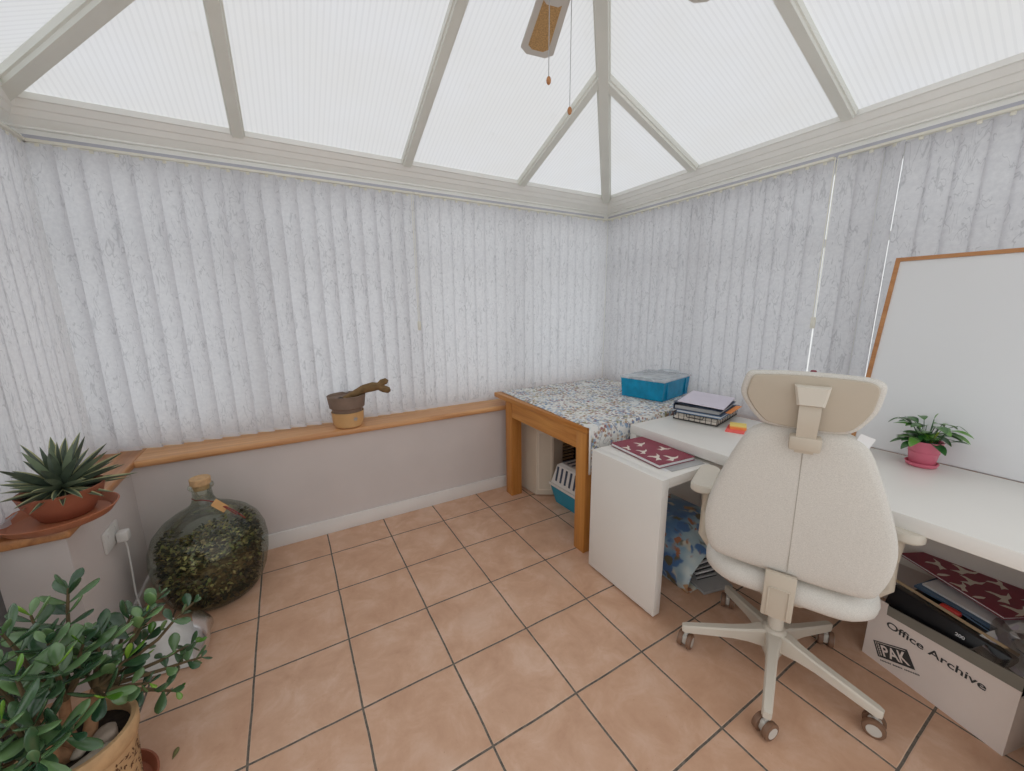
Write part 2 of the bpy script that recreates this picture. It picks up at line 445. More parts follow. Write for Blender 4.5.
def obj(name, mb, mats, parent=None, loc=(0, 0, 0), rotz=0, smooth=True, angle=38, solid=0, recalc=True):
    bm = mb.bm
    if recalc: bmesh.ops.recalc_face_normals(bm, faces=bm.faces)
    me = bpy.data.meshes.new(name); bm.to_mesh(me); bm.free()
    if not isinstance(mats, (list, tuple)): mats = [mats]
    for m in mats: me.materials.append(M[m] if isinstance(m, str) else m)
    if smooth:
        me.shade_smooth(); me.set_sharp_from_angle(angle=R_(angle))
    o = bpy.data.objects.new(name, me); COL.objects.link(o)
    o.location = loc; o.rotation_euler = (0, 0, rotz)
    if parent: o.parent = parent
    if solid:
        md = o.modifiers.new('solid', 'SOLIDIFY'); md.thickness = solid; md.offset = 0
    return o

def thing(name, label, cat, loc=(0, 0, 0), rotz=0, group=None):
    o = bpy.data.objects.new(name, None); COL.objects.link(o)
    o.location = loc; o.rotation_euler = (0, 0, rotz); o.empty_display_size = .05
    o['label'] = label; o['category'] = cat
    if group: o['group'] = group
    return o

def tag(o, label, cat, group=None):
    o['label'] = label; o['category'] = cat
    if group: o['group'] = group
    return o

def struct(name, mb, mats, **kw):
    o = obj(name, mb, mats, **kw); o['kind'] = 'structure'; return o

def smoothpoly(pts, n=6):
    """closed Catmull-Rom through the points"""
    out = []; N = len(pts)
    for i in range(N):
        p0, p1, p2, p3 = [Vector(pts[(i + k - 1) % N]) for k in range(4)]
        for j in range(n):
            t = j / n
            out.append(.5 * ((2 * p1) + (p2 - p0) * t + (2 * p0 - 5 * p1 + 4 * p2 - p3) * t * t + (3 * p1 - p0 - 3 * p2 + p3) * t ** 3))
    return out

def settint(o, vals=None):
    pass

# ------------------------------------------------------------------ setting
XL, XR, YB = -.98, 2.40, .06          # blind planes: left, right, back
YF = -3.4                              # how far the room is built towards and past the camera
struct('floor', MB().bx(-2.4, 2.7, YF, .3, -.04, 0), 'floor', smooth=False)

struct('wall_back', MB().bx(-1.12, 2.52, -.098, .22, 0, .62), 'wall', smooth=False)
struct('wall_left', MB().bx(-.995, -.822, -.76, -.098, 0, .62), 'wall', smooth=False)
struct('wall_right', MB().bx(2.245, 2.56, YF, -.098, 0, .62), 'wall', smooth=False)
struct('baseboard_back', MB().bx(-.808, 2.231, -.112, -.098, 0, .092, .004).bx(-.81, 2.233, -.114, -.098, .084, .090, .002), 'white_trim')
struct('baseboard_left', MB().bx(-.822, -.808, -.75, -.098, 0, .07, .004), 'white_trim')
struct('baseboard_right', MB().bx(2.231, 2.245, YF, -.098, 0, .092, .004), 'white_trim')
# window boards
struct('trim_back', MB().bx(-.80, 2.21, -.130, .22, .620, .656, .012, 3), 'pine_x')
struct('trim_left', MB().bx(-1.15, -.795, -.80, .22, .6195, .6555, .010, 3), 'pine_y')
struct('trim_right', MB().bx(2.21, 2.55, YF, .22, .620, .656, .012, 3), 'pine_y')

# eaves beams: a stepped profile run along each wall
PROF = [(.125, 2.128), (.098, 2.128), (.098, 2.150), (.084, 2.152), (.084, 2.160), (.070, 2.170), (.058, 2.186),
        (.050, 2.189), (.036, 2.212), (.028, 2.215), (.012, 2.240), (.004, 2.243), (.004, 2.268), (.05, 2.268), (.05, 2.2), (.125, 2.2)]
def eaves(name, kind, lo, hi):
    m = MB()
    rings = []
    for e, s in ((lo, 0), (hi, 1)):
        ring = []
        for d, z in PROF:
            if kind == 'back':                      # mitred at both ends
                x = (-1.0 - (d - .06)) if s == 0 else (2.395 + (d - .06))
                ring.append((x, d, z))
            elif kind == 'right':
                y = d if s == 0 else e
                ring.append((2.395 + (d - .06), y, z))
            else:
                y = d if s == 0 else e
                ring.append((-1.0 - (d - .06), y, z))
        rings.append(ring)
    m.loft(rings)
    return struct(name, m, 'upvc', angle=20)
eaves('trim_eaves_back', 'back', 0, 0)
eaves('trim_eaves_right', 'right', 0, YF)
eaves('trim_eaves_left', 'left', 0, YF)
# dark-lined window heads behind the blind tracks
struct('trim_head_back', MB().bx(-1.04, 2.44, .092, .125, 2.09, 2.128), 'head')
struct('trim_head_right', MB().bx(2.428, 2.46, YF, .092, 2.09, 2.128), 'head')
struct('trim_head_left', MB().bx(-1.06, -1.03, -1.4, .092, 2.09, 2.128), 'head')
struct('trim_corner_left', MB().bx(-1.10, -.985, .09, .16, .656, 2.128, .004), 'upvc')
struct('trim_corner_back', MB().bx(2.385, 2.50, .082, .16, .656, 2.128, .004), 'upvc')

def window(name, horiz, a, b, plane, mull):
    m = MB()
    def seg(u0, u1, z0, z1):
        if horiz == 'x': m.bx(u0, u1, plane, plane + .05, z0, z1, .004)
        else:
            q = plane if plane > 0 else plane - .05
            m.bx(q, q + .05, u0, u1, z0, z1, .004)
    seg(a, b, .656, .72); seg(a, b, 2.05, 2.24)
    for u in mull: seg(u - .025, u + .025, .72, 2.05)
    for u0, u1 in zip(mull, mull[1:]):
        seg(u0 + .03, u1 - .03, 1.68, 1.72)
    f = struct(name, m, 'upvc')
    g = MB()
    if horiz == 'x': g.quad((a, plane + .03, .72), (b, plane + .03, .72), (b, plane + .03, 2.05), (a, plane + .03, 2.05))
    else:
        q = plane + (.03 if plane > 0 else -.03)
        g.quad((q, a, .72), (q, b, .72), (q, b, 2.05), (q, a, 2.05))
    obj('pane', g, 'glass', f)
    return f
window('window_1', 'x', -1.05, 2.45, .165, [-1.02, -.2, .65, 1.5, 2.42])
window('window_2', 'y', YF, .15, 2.50, [YF + .03, -2.5, -1.7, -.8, .09])
window('window_3', 'y', -1.25, .15, -1.10, [-1.22, -.55, .09])
# a glazed door beyond the end of the left wall, almost wholly out of frame
d = MB()
d.bx(-1.06, -1.01, -2.15, -1.28, 0, .12); d.bx(-1.06, -1.01, -2.15, -1.28, 1.98, 2.10); d.bx(-1.06, -1.01, -2.15, -2.05, .12, 1.98); d.bx(-1.06, -1.01, -1.38, -1.28, .12, 1.98)
dd = struct('door_1', d, 'upvc')
obj('pane', MB().quad((-1.035, -2.05, .12), (-1.035, -1.38, .12), (-1.035, -1.38, 1.98), (-1.035, -2.05, 1.98)), 'glass', dd)
struct('wall_left_low', MB().bx(-1.09, -.9952, -1.27, -.752, 0, .62), 'bar_dark')

# roof: four-sided hip, apex above the middle of the room
SL = .40
RX0, RX1, RY0, RZ = -1.0, 2.318, .0, 2.262
HX = (RX0 + RX1) / 2; RUN = HX - RX0
APEX = (HX, RY0 - RUN, RZ + SL * RUN)
RIDGE = (HX, YF, APEX[2])
m = MB(); dz = .012
def up(p): return (p[0], p[1], p[2] + dz)
m.mi = 0
EX = .10; RE = RZ - SL * EX
m.poly([up((RX0 - EX, RY0 + EX, RE)), up((RX1 + EX, RY0 + EX, RE)), up(APEX)])
m.mi = 1
m.poly([up((RX1 + EX, RY0 + EX, RE)), up((RX1 + EX, YF, RE)), up(RIDGE), up(APEX)])
m.poly([up((RX0 - EX, RY0 + EX, RE)), up(APEX), up(RIDGE), up((RX0 - EX, YF, RE))])
struct('ceiling', m, ['roof_x', 'roof_y'], smooth=False)

def bar(name, p, q, w, h, cap=True):
    """roof glazing bar: box section below the glazing with a lighter bead on its face"""
    p, q = Vector(p), Vector(q)
    t = (q - p).normalized(); s = t.cross(Vector((0, 0, 1))).normalized(); n = s.cross(t).normalized()
    if n.z < 0: n = -n
    m = MB()
    sec = [(-w / 2, .01), (-w / 2, -h * .55), (-w * .40, -h * .62), (-w * .36, -h), (w * .36, -h), (w * .40, -h * .62), (w / 2, -h * .55), (w / 2, .01)]
    m.loft([[e + s * a + n * b for a, b in sec] for e in (p, q)])
    return struct(name, m, 'bar', angle=20)
HB = .034
bi = 1
def nextname():
    global bi
    n = 'trim_roof_bar_%d' % bi; bi += 1
    return n
for x in (1.498, .667, -.193):
    y1 = RY0 - (min(x - RX0, RX1 - x)); z1 = RZ + SL * (RY0 - y1)
    bar(nextname(), (x, RY0 + .01, RZ - .004), (x, y1, z1), .062, HB)
for y in (-.795, -1.612, -2.44):
    if y > APEX[1]:
        x1 = RX1 + y; z1 = RZ + SL * (-y)
    else: x1 = HX; z1 = APEX[2]
    bar(nextname(), (RX1 + .01, y, RZ - .004), (x1, y, z1), .062, HB)
    x2 = RX0 - y if y > APEX[1] else HX
    bar(nextname(), (RX0 - .01, y, RZ - .004), (x2, y, z1), .062, HB)
bar(nextname(), (RX1 + .01, RY0 + .01, RZ - .010), APEX, .074, HB + .010)
bar(nextname(), (RX0 - .02, RY0 + .02, RZ - .012), APEX, .074, HB + .010)
bar(nextname(), APEX, RIDGE, .09, HB + .012)

# ------------------------------------------------------------------ vertical blinds
def slat_mesh(w, h):
    m = MB(); nu = 6
    camber = -.004
    pts = [(-w / 2 + w * i / nu, camber * (1 - (2 * i / nu - 1) ** 2)) for i in range(nu + 1)]
    m.grid(lambda u, v: (pts[round(u * nu)][0], pts[round(u * nu)][1], -h + h * v), nu, 8)
    return m
SLAT_H = 2.084 - .662
def blind(label, origin, rotz, n, pitch, ang, group, w=.093, h=SLAT_H, cord=None, skip=(), jit=1.5, odd={}):
    """local x runs along the track, local -y points into the room"""
    t = thing('vertical_blind', label, 'blind', origin, rotz, group)
    L = n * pitch
    hg = None
    hr = MB().bx(0, L, -.018, .018, .002, .015, .003)
    obj('headrail', hr, 'clip', t)
    ch = MB()
    proto = None; tips = []
    for i in range(n):
        x = (i + .5) * pitch
        if i in skip: continue
        a = ang(i) if callable(ang) else ang
        a += random.uniform(-jit, jit) + odd.get(i, 0)
        if proto is None:
            proto = obj('slat', slat_mesh(w, h), 'blind', t); s = proto
        else:
            s = proto.copy(); COL.objects.link(s); s.parent = t
        s.location = (x, 0, 0); s.rotation_euler = (0, 0, R_(a))
        if hg is None:
            hg = obj('hanger', MB().bx(-.008, .008, -.007, .007, -.012, .008, .002), 'clip', s)
            wg = obj('weight', MB().bx(-w * .46, w * .46, -.012, -.0105, -h + .002, -h + .024), 'weight', s)
        else:
            for q in (hg, wg):
                q2 = q.copy(); COL.objects.link(q2); q2.parent = s
        for k in (-1, 1):
            tips.append((x + k * w * .5 * math.cos(R_(a)), k * w * .5 * math.sin(R_(a)), k))
    for side in (-1, 1):
        tp = [p for p in tips if p[2] == side]
        for p, q in zip(tp, tp[1:]):
            if abs(q[0] - p[0]) > pitch * 1.6: continue
            pts = [(p[0] + (q[0] - p[0]) * u, p[1] + (q[1] - p[1]) * u - .002, -h + .020 - .016 * math.sin(PI * u)) for u in (0, .25, .5, .75, 1)]
            ch.tube(pts, .0015, 4)
    obj('bottom_chain', ch, 'clip', t)
    if cord:
        cx, cl = cord
        cm = MB()
        cm.tube([(cx, -.045, 0), (cx, -.047, -cl)], .0022, 5); cm.tube([(cx + .011, -.045, 0), (cx + .009, -.047, -cl)], .0016, 5)
        cm.box((cx + .005, -.047, -cl - .03), (.022, .014, .06), None, .004)
        obj('pull_cord', cm, 'clip', t)
    return t
P = .0838
ZT = 2.086
blind('long grey-white patterned vertical blind on back wall left of the hanging cord', (XL + .004, YB, ZT), 0, 20, P + .0008, lambda i: -18 if i < 12 else -18 + (i - 12) * 1.2, None, w=.104, cord=(19.85 * P, .80), jit=2)
blind('flatter grey-white patterned vertical blind on back wall beside the far corner', (XL + .02 + 20 * P, YB, ZT), 0, 20, P, lambda i: -4, None, w=.090, jit=1.5)
# right wall: track runs towards the camera; local x along -y
blind('grey-white patterned vertical blind on right wall nearest the far corner', (XR, .04, ZT), -PI / 2, 20, .0795, lambda i: 8, None, w=.088, cord=(20.25 * .0795, .78), jit=2.5, odd={1: 12, 4: 14, 7: 8})
blind('grey-white patterned vertical blind on right wall behind the whiteboard', (XR, .04 - 20 * .0795 - .020, ZT), -PI / 2, 20, .0838, lambda i: 5, None, jit=2, odd={2: -36})
blind('grey-white patterned vertical blind on left wall above the spiky plant', (XL, -1.022, ZT), PI / 2, 13, P, lambda i: -5, None, jit=2)

# ------------------------------------------------------------------ ceiling fan
fan = thing('ceiling_fan', 'white ceiling fan with cane-inset blades hanging from the glazed roof', 'fan', (.685, -1.60, 2.36))
mot = MB().lathe([(.03, -.10), (.065, -.095), (.085, -.06), (.10, -.03), (.105, .03), (.09, .06), (.04, .08), (.03, .10)], 28)
obj('motor_housing', mot, 'fanwhite', fan)
obj('drop_rod', MB().tube([(0, 0, .09), (0, 0, .55)], .013, 12).lathe([(.05, .50), (.055, .54), (.05, .58)], 20), 'fanwhite', fan)
bladeproto = None
def outline(r0, r1, w0, w1, ch):
    return [(r0, -w0), (r1 - ch, -w1), (r1, -w1 + ch * .9), (r1, w1 - ch * .9), (r1 - ch, w1), (r0, w0)]
for k in range(5):
    a = R_(68 + 72 * k)
    b = obj('blade', MB().prism(outline(.20, .548, .050, .066, .03), -.004, .004), 'fanwhite', fan, (0, 0, 0), a)
    b.rotation_euler = (R_(8), 0, a)
    obj('cane_inset', MB().prism(outline(.22, .512, .030, .040, .02), -.0055, -.0035), 'cane', b)
    arm = MB().prism([(.08, -.020), (.17, -.022), (.24, -.046), (.27, -.02), (.27, .02), (.24, .046), (.17, .022), (.08, .020)], -.012, -.006)
    obj('blade_bracket', arm, 'fanwhite', b)
for (x, y, z) in ((-.055, .05, -.348), (.022, .05, -.408)):
    c = obj('pull_chain', MB().tube([(x, y, -.06), (x, y, z)], .0012, 6), 'chrome', fan)
    obj('pull_bead', MB().sphere((x, y, z - .008), (.007, .007, .011), 12, 8), 'frame_wood', c)

# ------------------------------------------------------------------ dining table, cloth
tb = thing('dining_table', 'oak table in the far corner under a floral cloth', 'table', (1.215, -1.085, 0))
TW, TD, TZ = 1.10, 1.05, .745
obj('tabletop', MB().bx(.008, TW, 0, TD, TZ - .034, TZ, .005), 'oak_y', tb)
for x, y in ((.015, .008), (.015, .805), (.87, .008), (.87, .805)):
    obj('leg', MB().bx(x, x + .085, y, y + .085, 0, TZ - .036, .004), 'oak_z', tb)
ap = MB(); ap.bx(.017, .045, .09, .80, TZ - .14, TZ - .036); ap.bx(.925, .948, .095, .805, TZ - .14, TZ - .036)
ap.bx(.10, .87, .015, .038, TZ - .14, TZ - .036); ap.bx(.10, .87, .86, .883, TZ - .14, TZ - .036)
obj('apron', ap, 'oak_y', tb)
m = MB()
def cloth(u, v):
    # u 0..1 from the left edge to the right, v 0..1 from the far edge over the near edge and down
    L = 1.02 + .265; s = v * L
    left = .012 + .045 * max(0, min(1, (1 - s / 1.02)))
    x = left + (TW - .02 - left) * u
    if s <= 1.03:
        y = 1.03 - s; z = TZ + .0035
        x += .0
    else:
        q = s - 1.03; y = -.010 - .010 * min(1, q / .03) - .004 * math.sin(u * 26) * q / .25
        z = TZ + .0035 - max(0, q - .008)
        if u < .01: x += 0
        x += .03 * q if u < .2 else 0
    if s <= 1.03 and s > .98:
        z -= .002
    z += .0012 * math.sin(u * 19 + s * 13) if s < 1.0 else 0
    return (x, y, z)
m.grid(cloth, 44, 62)
cl = obj('tablecloth', m, 'floral', None, (1.215, -1.085, 0), solid=.002)
tag(cl, 'white floral tablecloth draped over the oak table', 'tablecloth')
hm = MB()
hm.grid(lambda u, v: (.006 + .012 * u + .006 * v, -.0215 - .001 * u, TZ - .006 - .25 * v), 2, 8)
obj('hem', hm, 'hem', cl, solid=.003)

# teal storage box
bxx = thing('storage_box', 'translucent teal plastic storage box with clear lid on the floral cloth', 'box', (1.990, -.945, .7525), R_(12.5))
W_, D_, H_ = .39, .315, .128
def tray(m, x0, x1, y0, y1, z0, z1, th, tap=0, bev=0):
    """open-topped tray with walls"""
    o0 = [(x0 + tap, y0 + tap), (x1 - tap, y0 + tap), (x1 - tap, y1 - tap), (x0 + tap, y1 - tap)]
    o1 = [(x0, y0), (x1, y0), (x1, y1), (x0, y1)]
    i1 = [(x0 + th, y0 + th), (x1 - th, y0 + th), (x1 - th, y1 - th), (x0 + th, y1 - th)]
    i0 = [(x0 + th + tap, y0 + th + tap), (x1 - th - tap, y0 + th + tap), (x1 - th - tap, y1 - th - tap), (x0 + th + tap, y1 - th - tap)]
    m.loft([[(a, b, z0) for a, b in o0], [(a, b, z1) for a, b in o1], [(a, b, z1) for a, b in i1], [(a, b, z0 + th) for a, b in i0]])
m = MB(); tray(m, 0, W_, 0, D_, 0, H_, .004, .008)
for x in (.06, W_ - .06): m.bx(x - .012, x + .012, -.004, .003, .01, H_ - .01, .002)
obj('tub', m, 'teal', bxx, smooth=False)
m = MB(); m.bx(-.008, W_ + .008, -.008, D_ + .008, H_, H_ + .014, .004); m.bx(.03, W_ - .03, .03, D_ - .03, H_ + .014, H_ + .019, .002)
obj('lid', m, 'clear', bxx)
for x in (-.010, W_ + .010):
    h = MB(); h.tube([(x, .06, H_ + .004), (x, .09, H_ + .020), (x, D_ / 2, H_ + .024), (x, D_ - .09, H_ + .020), (x, D_ - .06, H_ + .004)], .006, 8)
    obj('handle', h, 'clear', bxx)
cont = MB(); cont.bx(.03, .20, .03, .25, .006, .07); cont.bx(.22, .36, .05, .28, .006, .05)
tag(obj('paper_stack', cont, 'bluefile', None, (1.990, -.945, .7535), R_(12.5), smooth=False), 'pale papers seen inside the teal storage box', 'papers')
tag(obj('paper_sheet', MB().bx(-.10, .10, -.06, .06, 0, .0012), 'paper', None, (2.11, -.76, .8905), R_(20)), 'white note lying on top of the teal storage box lid', 'paper')

# ------------------------------------------------------------------ under the table
cab = thing('cabinet', 'cream cabinet with angled front corner standing under the oak table near the far leg', 'cabinet', (0, 0, 0))
pl = [(1.365, -.145), (1.383, -.37), (1.49, -.435), (1.60, -.40), (1.63, -.145)]
obj('body', MB().prism(pl, .012, .545), 'cream', cab, angle=20)
cxx, cyy = 1.49, -.28
obj('top_cap', MB().prism([(cxx + (a - cxx) * 1.04, cyy + (b - cyy) * 1.04) for a, b in pl], .545, .565), 'cream2', cab, angle=20)
e0, e1 = Vector((1.383, -.37, 0)), Vector((1.49, -.435, 0)); t_ = (e1 - e0).normalized(); n_ = Vector((t_.y, -t_.x, 0))
fr = MB()
for a0, a1, z0, z1 in ((.012, .022, .05, .50), (.103, .113, .05, .50), (.022, .103, .05, .062), (.022, .103, .488, .50)):
    p = e0 + t_ * a0; q = e0 + t_ * a1
    fr.loft([[(p + n_ * 0)[:2] + (z0,), (q)[:2] + (z0,), (q + n_ * .006)[:2] + (z0,), (p + n_ * .006)[:2] + (z0,)],
             [(p + n_ * 0)[:2] + (z1,), (q)[:2] + (z1,), (q + n_ * .006)[:2] + (z1,), (p + n_ * .006)[:2] + (z1,)]])
obj('panel_moulding', fr, 'cream2', cab, smooth=False)

carr = thing('pet_carrier', 'teal-based pet carrier with white slotted top under the oak table', 'pet carrier', (1.445, -.955, 0), R_(2))
CW, CD = .32, .47
m = MB()
m.loft([[(.03, .03, 0), (CW - .03, .03, 0), (CW - .03, CD - .03, 0), (.03, CD - .03, 0)],
        [(.0, 0, .132), (CW, 0, .132), (CW, CD, .132), (0, CD, .132)]])
obj('base', m, 'tealsolid', carr, smooth=False)
obj('rim', MB().bx(-.010, CW + .010, -.010, CD + .010, .132, .152, .006), 'whitepl', carr)
top = MB()
top.loft([[(.004 + i, .004 + i, z), (CW - .004 - i, .004 + i, z), (CW - .004 - i, CD - .004 - i, z), (.004 + i, CD - .004 - i, z)] for i, z in ((0, .152), (.03, .285), (.05, .300))])
obj('top_shell', top, 'whitepl', carr, angle=25)
sl = MB()
for k in range(9):
    y = .05 + k * .046
    a = Vector((.0085, y, .175)); b = Vector((.0285, y, .275))
    d = Vector((-.002, 0, .0005)); wv = Vector((0, .008, 0))
    sl.loft([[a + d - wv, a + d + wv, a - d + wv, a - d - wv], [b + d - wv, b + d + wv, b - d + wv, b - d - wv]])
    sl.bx(.07, CW - .07, y - .008, y + .008, .299, .3015)
obj('vent_slots', sl, 'navy', carr, smooth=False)

vent = thing('louvre_panel', 'dark louvred panel against the back wall under the oak table', 'panel', (1.69, -.13, 0))
obj('frame', MB().bx(0, .24, -.02, .012, .04, .48), 'darkslat', vent)
m = MB()
for k in range(14): m.box((.115, -.026, .07 + k * .029), (.20, .020, .008), (R_(30), 0, R_(0)))
obj('louvres', m, 'louvre', vent, smooth=False)

# ------------------------------------------------------------------ white desk with pull-out return
dk = thing('desk', 'long white desk along the right wall with pull-out side return', 'desk', (1.505, -1.123, 0))
obj('desktop', MB().bx(0, .655, -1.51, 0, .680, .730, .0025), 'white_desk', dk)
obj('end_panel', MB().bx(.0, .64, -.045, -.002, 0, .680, .002), 'white_desk', dk)
obj('end_panel', MB().bx(.0, .64, -1.508, -1.465, 0, .680, .002), 'white_desk', dk)
obj('modesty_panel', MB().bx(.61, .635, -1.465, -.045, .26, .680), 'white_desk', dk)
ret = thing('desk_return', 'white pull-out desk panel holding the maroon notebook beside the chair', 'desk', (1.186, -1.600, 0))
obj('side_panel', MB().bx(0, .043, 0, .428, .012, .6635, .002), 'white_desk', ret)
obj('return_top', MB().bx(.043, .90, 0.001, .427, .6185, .6635, .002), 'white_desk', ret)
obj('glides', MB().lathe([(.012, 0), (.012, .012)], 12, (.022, .05, 0)).lathe([(.012, 0), (.012, .012)], 12, (.022, .38, 0)), 'greypaper', ret)

# crane-print covers
CRANE = [(0, 0), (.35, .10), (.62, .02), (1.0, .16), (.66, .17), (.52, .30), (.50, .62), (.36, .78), (.34, .48), (.22, .26), (-.16, .34), (-.02, .16)]
def cranes(m, w, d, z, n, sc, seed):
    rnd = random.Random(seed); k = 0
    spots = []
    tries = 0
    while len(spots) < n and tries < 900:
        tries += 1
        x, y = rnd.uniform(.02, w - .045), rnd.uniform(.02, d - .05)
        if all((x - a) ** 2 + (y - b) ** 2 > (sc * .80) ** 2 for a, b in spots): spots.append((x, y))
    for x, y in spots:
        a = rnd.uniform(-.5, 1.2) + (PI if rnd.random() < .3 else 0); s = sc * rnd.uniform(.75, 1.0)
        if rnd.random() < .3: pts = [(0, 0), (.3, .18), (.75, .16), (1, 0), (.6, -.12), (.25, -.10)]; s *= .7
        else: pts = CRANE
        P_ = []
        for u, v in pts:
            u -= .45; v -= .25
            X = x + s * (u * math.cos(a) - v * math.sin(a)); Y = y + s * (u * math.sin(a) + v * math.cos(a))
            P_.append((min(max(X, .003), w - .003), min(max(Y, .003), d - .003), z))
        m.poly(P_)
def notebook(name, label, loc, rotz, w, d, th, sc, seed, n, rx=0, ry=0):
    t = thing(name, label, 'notebook', loc, rotz)
    t.rotation_euler = (rx, ry, rotz)
    obj('pages', MB().bx(.003, w - .004, .003, d - .003, .0022, th - .0022), 'paper', t, smooth=False)
    c = MB(); c.bx(0, w, 0, d, 0, .002); c.bx(0, w, 0, d, th - .002, th); c.mi = 1; cranes(c, w, d, th + .0004, n, sc, seed)
    obj('cover', c, ['maroon', 'crane'], t, smooth=False, recalc=False)
    return t
notebook('notebook', 'maroon notebook printed with white cranes lying on the pull-out white return', (1.268, -1.515, .6672), R_(-5), .222, .325, .017, .085, 3, 12)
sp = thing('paper_sheets', 'loose white sheets sticking out under the maroon notebook', 'papers', (1.275, -1.545, .6637), R_(-7))
obj('sheet', MB().bx(0, .22, 0, .30, 0, .0012), 'paper', sp, smooth=False)
s2 = obj('sheet', MB().bx(.02, .225, -.015, .28, .0014, .0026), 'greypaper', sp, (0, 0, 0), R_(2), smooth=False)
obj('sheet', MB().bx(-.016, .19, .03, .31, .0014, .0026), 'paper', s2, (0, 0, .0012), R_(1), smooth=False) if False else None

# wire tray with binders
tr = thing('wire_tray', 'black wire letter tray on the white desk holding a stack of files', 'tray', (1.852, -1.405, .730), R_(14))
LW, LD = .335, .235
m = MB()
for z in (.006, .044):
    m.tube([(0, 0, z), (LW, 0, z), (LW, LD, z), (0, LD, z), (0, 0, z)], .0028, 6)
for k in range(13):
    x = LW * k / 12
    for y in (0, LD): m.tube([(x, y, .006), (x, y, .044)], .0016, 5)
    m.tube([(x, 0, .006), (x, LD, .006)], .0014, 5)
for k in range(9):
    y = LD * k / 8
    for x in (0, LW): m.tube([(x, y, .006), (x, y, .044)], .0016, 5)
for x in (0,): m.tube([(x, .07, .044), (x, .075, .026), (x, .16, .026), (x, .165, .044)], .0026, 6)
obj('wire_frame', m, 'blackwire', tr)
pp = obj('paper_pile', MB().bx(.006, LW - .006, .006, LD - .006, .0085, .022).box((LW / 2, LD / 2, .030), (LW - .03, LD - .02, .014), (0, 0, .02)), 'crane', None, (1.852, -1.405, .730), R_(14), smooth=False)
tag(pp, 'cream papers filling the black wire tray', 'papers')
bf = thing('file_folder', 'grey-blue document folder resting on the wire tray under the ring binder', 'folder', (1.862, -1.416, .777), R_(15))
obj('cover', MB().bx(-.01, .325, -.005, .235, 0, .003).bx(-.01, .325, -.005, .235, .013, .016), 'bluefile', bf, smooth=False)
obj('pages', MB().bx(-.004, .32, 0, .23, .003, .013), 'paper', bf, smooth=False)
rb = thing('ring_binder', 'navy ring binder on top of the tray stack with open white sleeve', 'binder', (1.858, -1.418, .7935), R_(17))
obj('cover', MB().bx(0, .30, 0, .25, 0, .003).bx(0, .30, .247, .25, .003, .034).box((.15, .125, .032), (.30, .25, .003), (R_(4), 0, 0)), 'navy', rb, smooth=False)
obj('pages', MB().bx(.01, .295, .012, .244, .0032, .022), 'greypaper', rb, smooth=False)
ls = thing('paper_booklet', 'lilac-white booklet lying topmost on the stack in the wire tray', 'booklet', (1.868, -1.425, .8375), R_(21))
b_ = obj('sheets', MB().box((.165, .118, 0), (.33, .236, .005), (R_(3.5), 0, 0)), 'lilac', ls, smooth=False)
st = thing('paper_strip', 'orange and cream paper edges poking from the near end of the file stack', 'papers', (1.848, -1.432, .7935), R_(15))
obj('sheet', MB().bx(.05, .30, 0, .06, 0, .0015), 'orange', st, smooth=False) if False else obj('sheet', MB().bx(.10, .315, -.012, .018, .0, .0016), 'orange', st, smooth=False)

sn = thing('sticky_notes', 'coral sticky note pad on the white desk under the orange pad', 'sticky notes', (1.855, -1.548, .7305), R_(24))
obj('pad', MB().bx(0, .135, 0, .085, 0, .006), 'coral', sn, smooth=False)
sn2 = thing('sticky_notes', 'smaller orange and yellow sticky note pad on top of the coral pad', 'sticky notes', (1.905, -1.532, .7368), R_(30))
obj('pad', MB().bx(0, .076, 0, .076, 0, .013), 'orange', sn2, smooth=False)
obj('top_sheets', MB().bx(0, .076, 0, .076, .013, .018), 'yellow', sn2, smooth=False)
for x, y, h, col, lb in ((2.06, -1.665, .322, 'dkgreen', 'bottle with dark teal cap just showing above the chair headrest'), (2.07, -1.722, .334, 'maroon', 'bottle with dark red cap just showing above the chair headrest')):
    bt = thing('bottle', lb, 'bottle', (x, y, .7305))
    obj('bottle_body', MB().lathe([(.018, 0), (.021, .003), (.021, h - .10), (.017, h - .07), (.009, h - .045), (.009, h - .03)], 24), 'whitepl', bt)
    obj('cap', MB().lathe([(.011, h - .045), (.013, h - .043), (.013, h - .008), (.010, h - .001), (.001, h)], 20), col, bt)

# ------------------------------------------------------------------ whiteboard
wb = thing('whiteboard', 'large whiteboard with thin wooden frame leaning on the right wall blinds', 'whiteboard', (2.168, -1.885, .731))
tilt = math.atan2(.175, .84)
T = Matrix.Rotation(tilt, 4, 'Y')
BL, BH = 1.30, .845
def wbobj(name, mat, *bxs):
    m = MB()
    for b in bxs: m.bx(*b)
    bmesh.ops.transform(m.bm, matrix=T, verts=m.bm.verts)
    return obj(name, m, mat, wb, smooth=False)
wbobj('writing_surface', 'board', (.0, .010, -BL, -.0, .0, BH))
wbobj('frame', 'frame_wood', (-.006, .014, -.0, .016, 0, BH + .016), (-.006, .014, -BL, 0, BH, BH + .016), (-.006, .014, -BL - .016, -BL, 0, BH + .016))

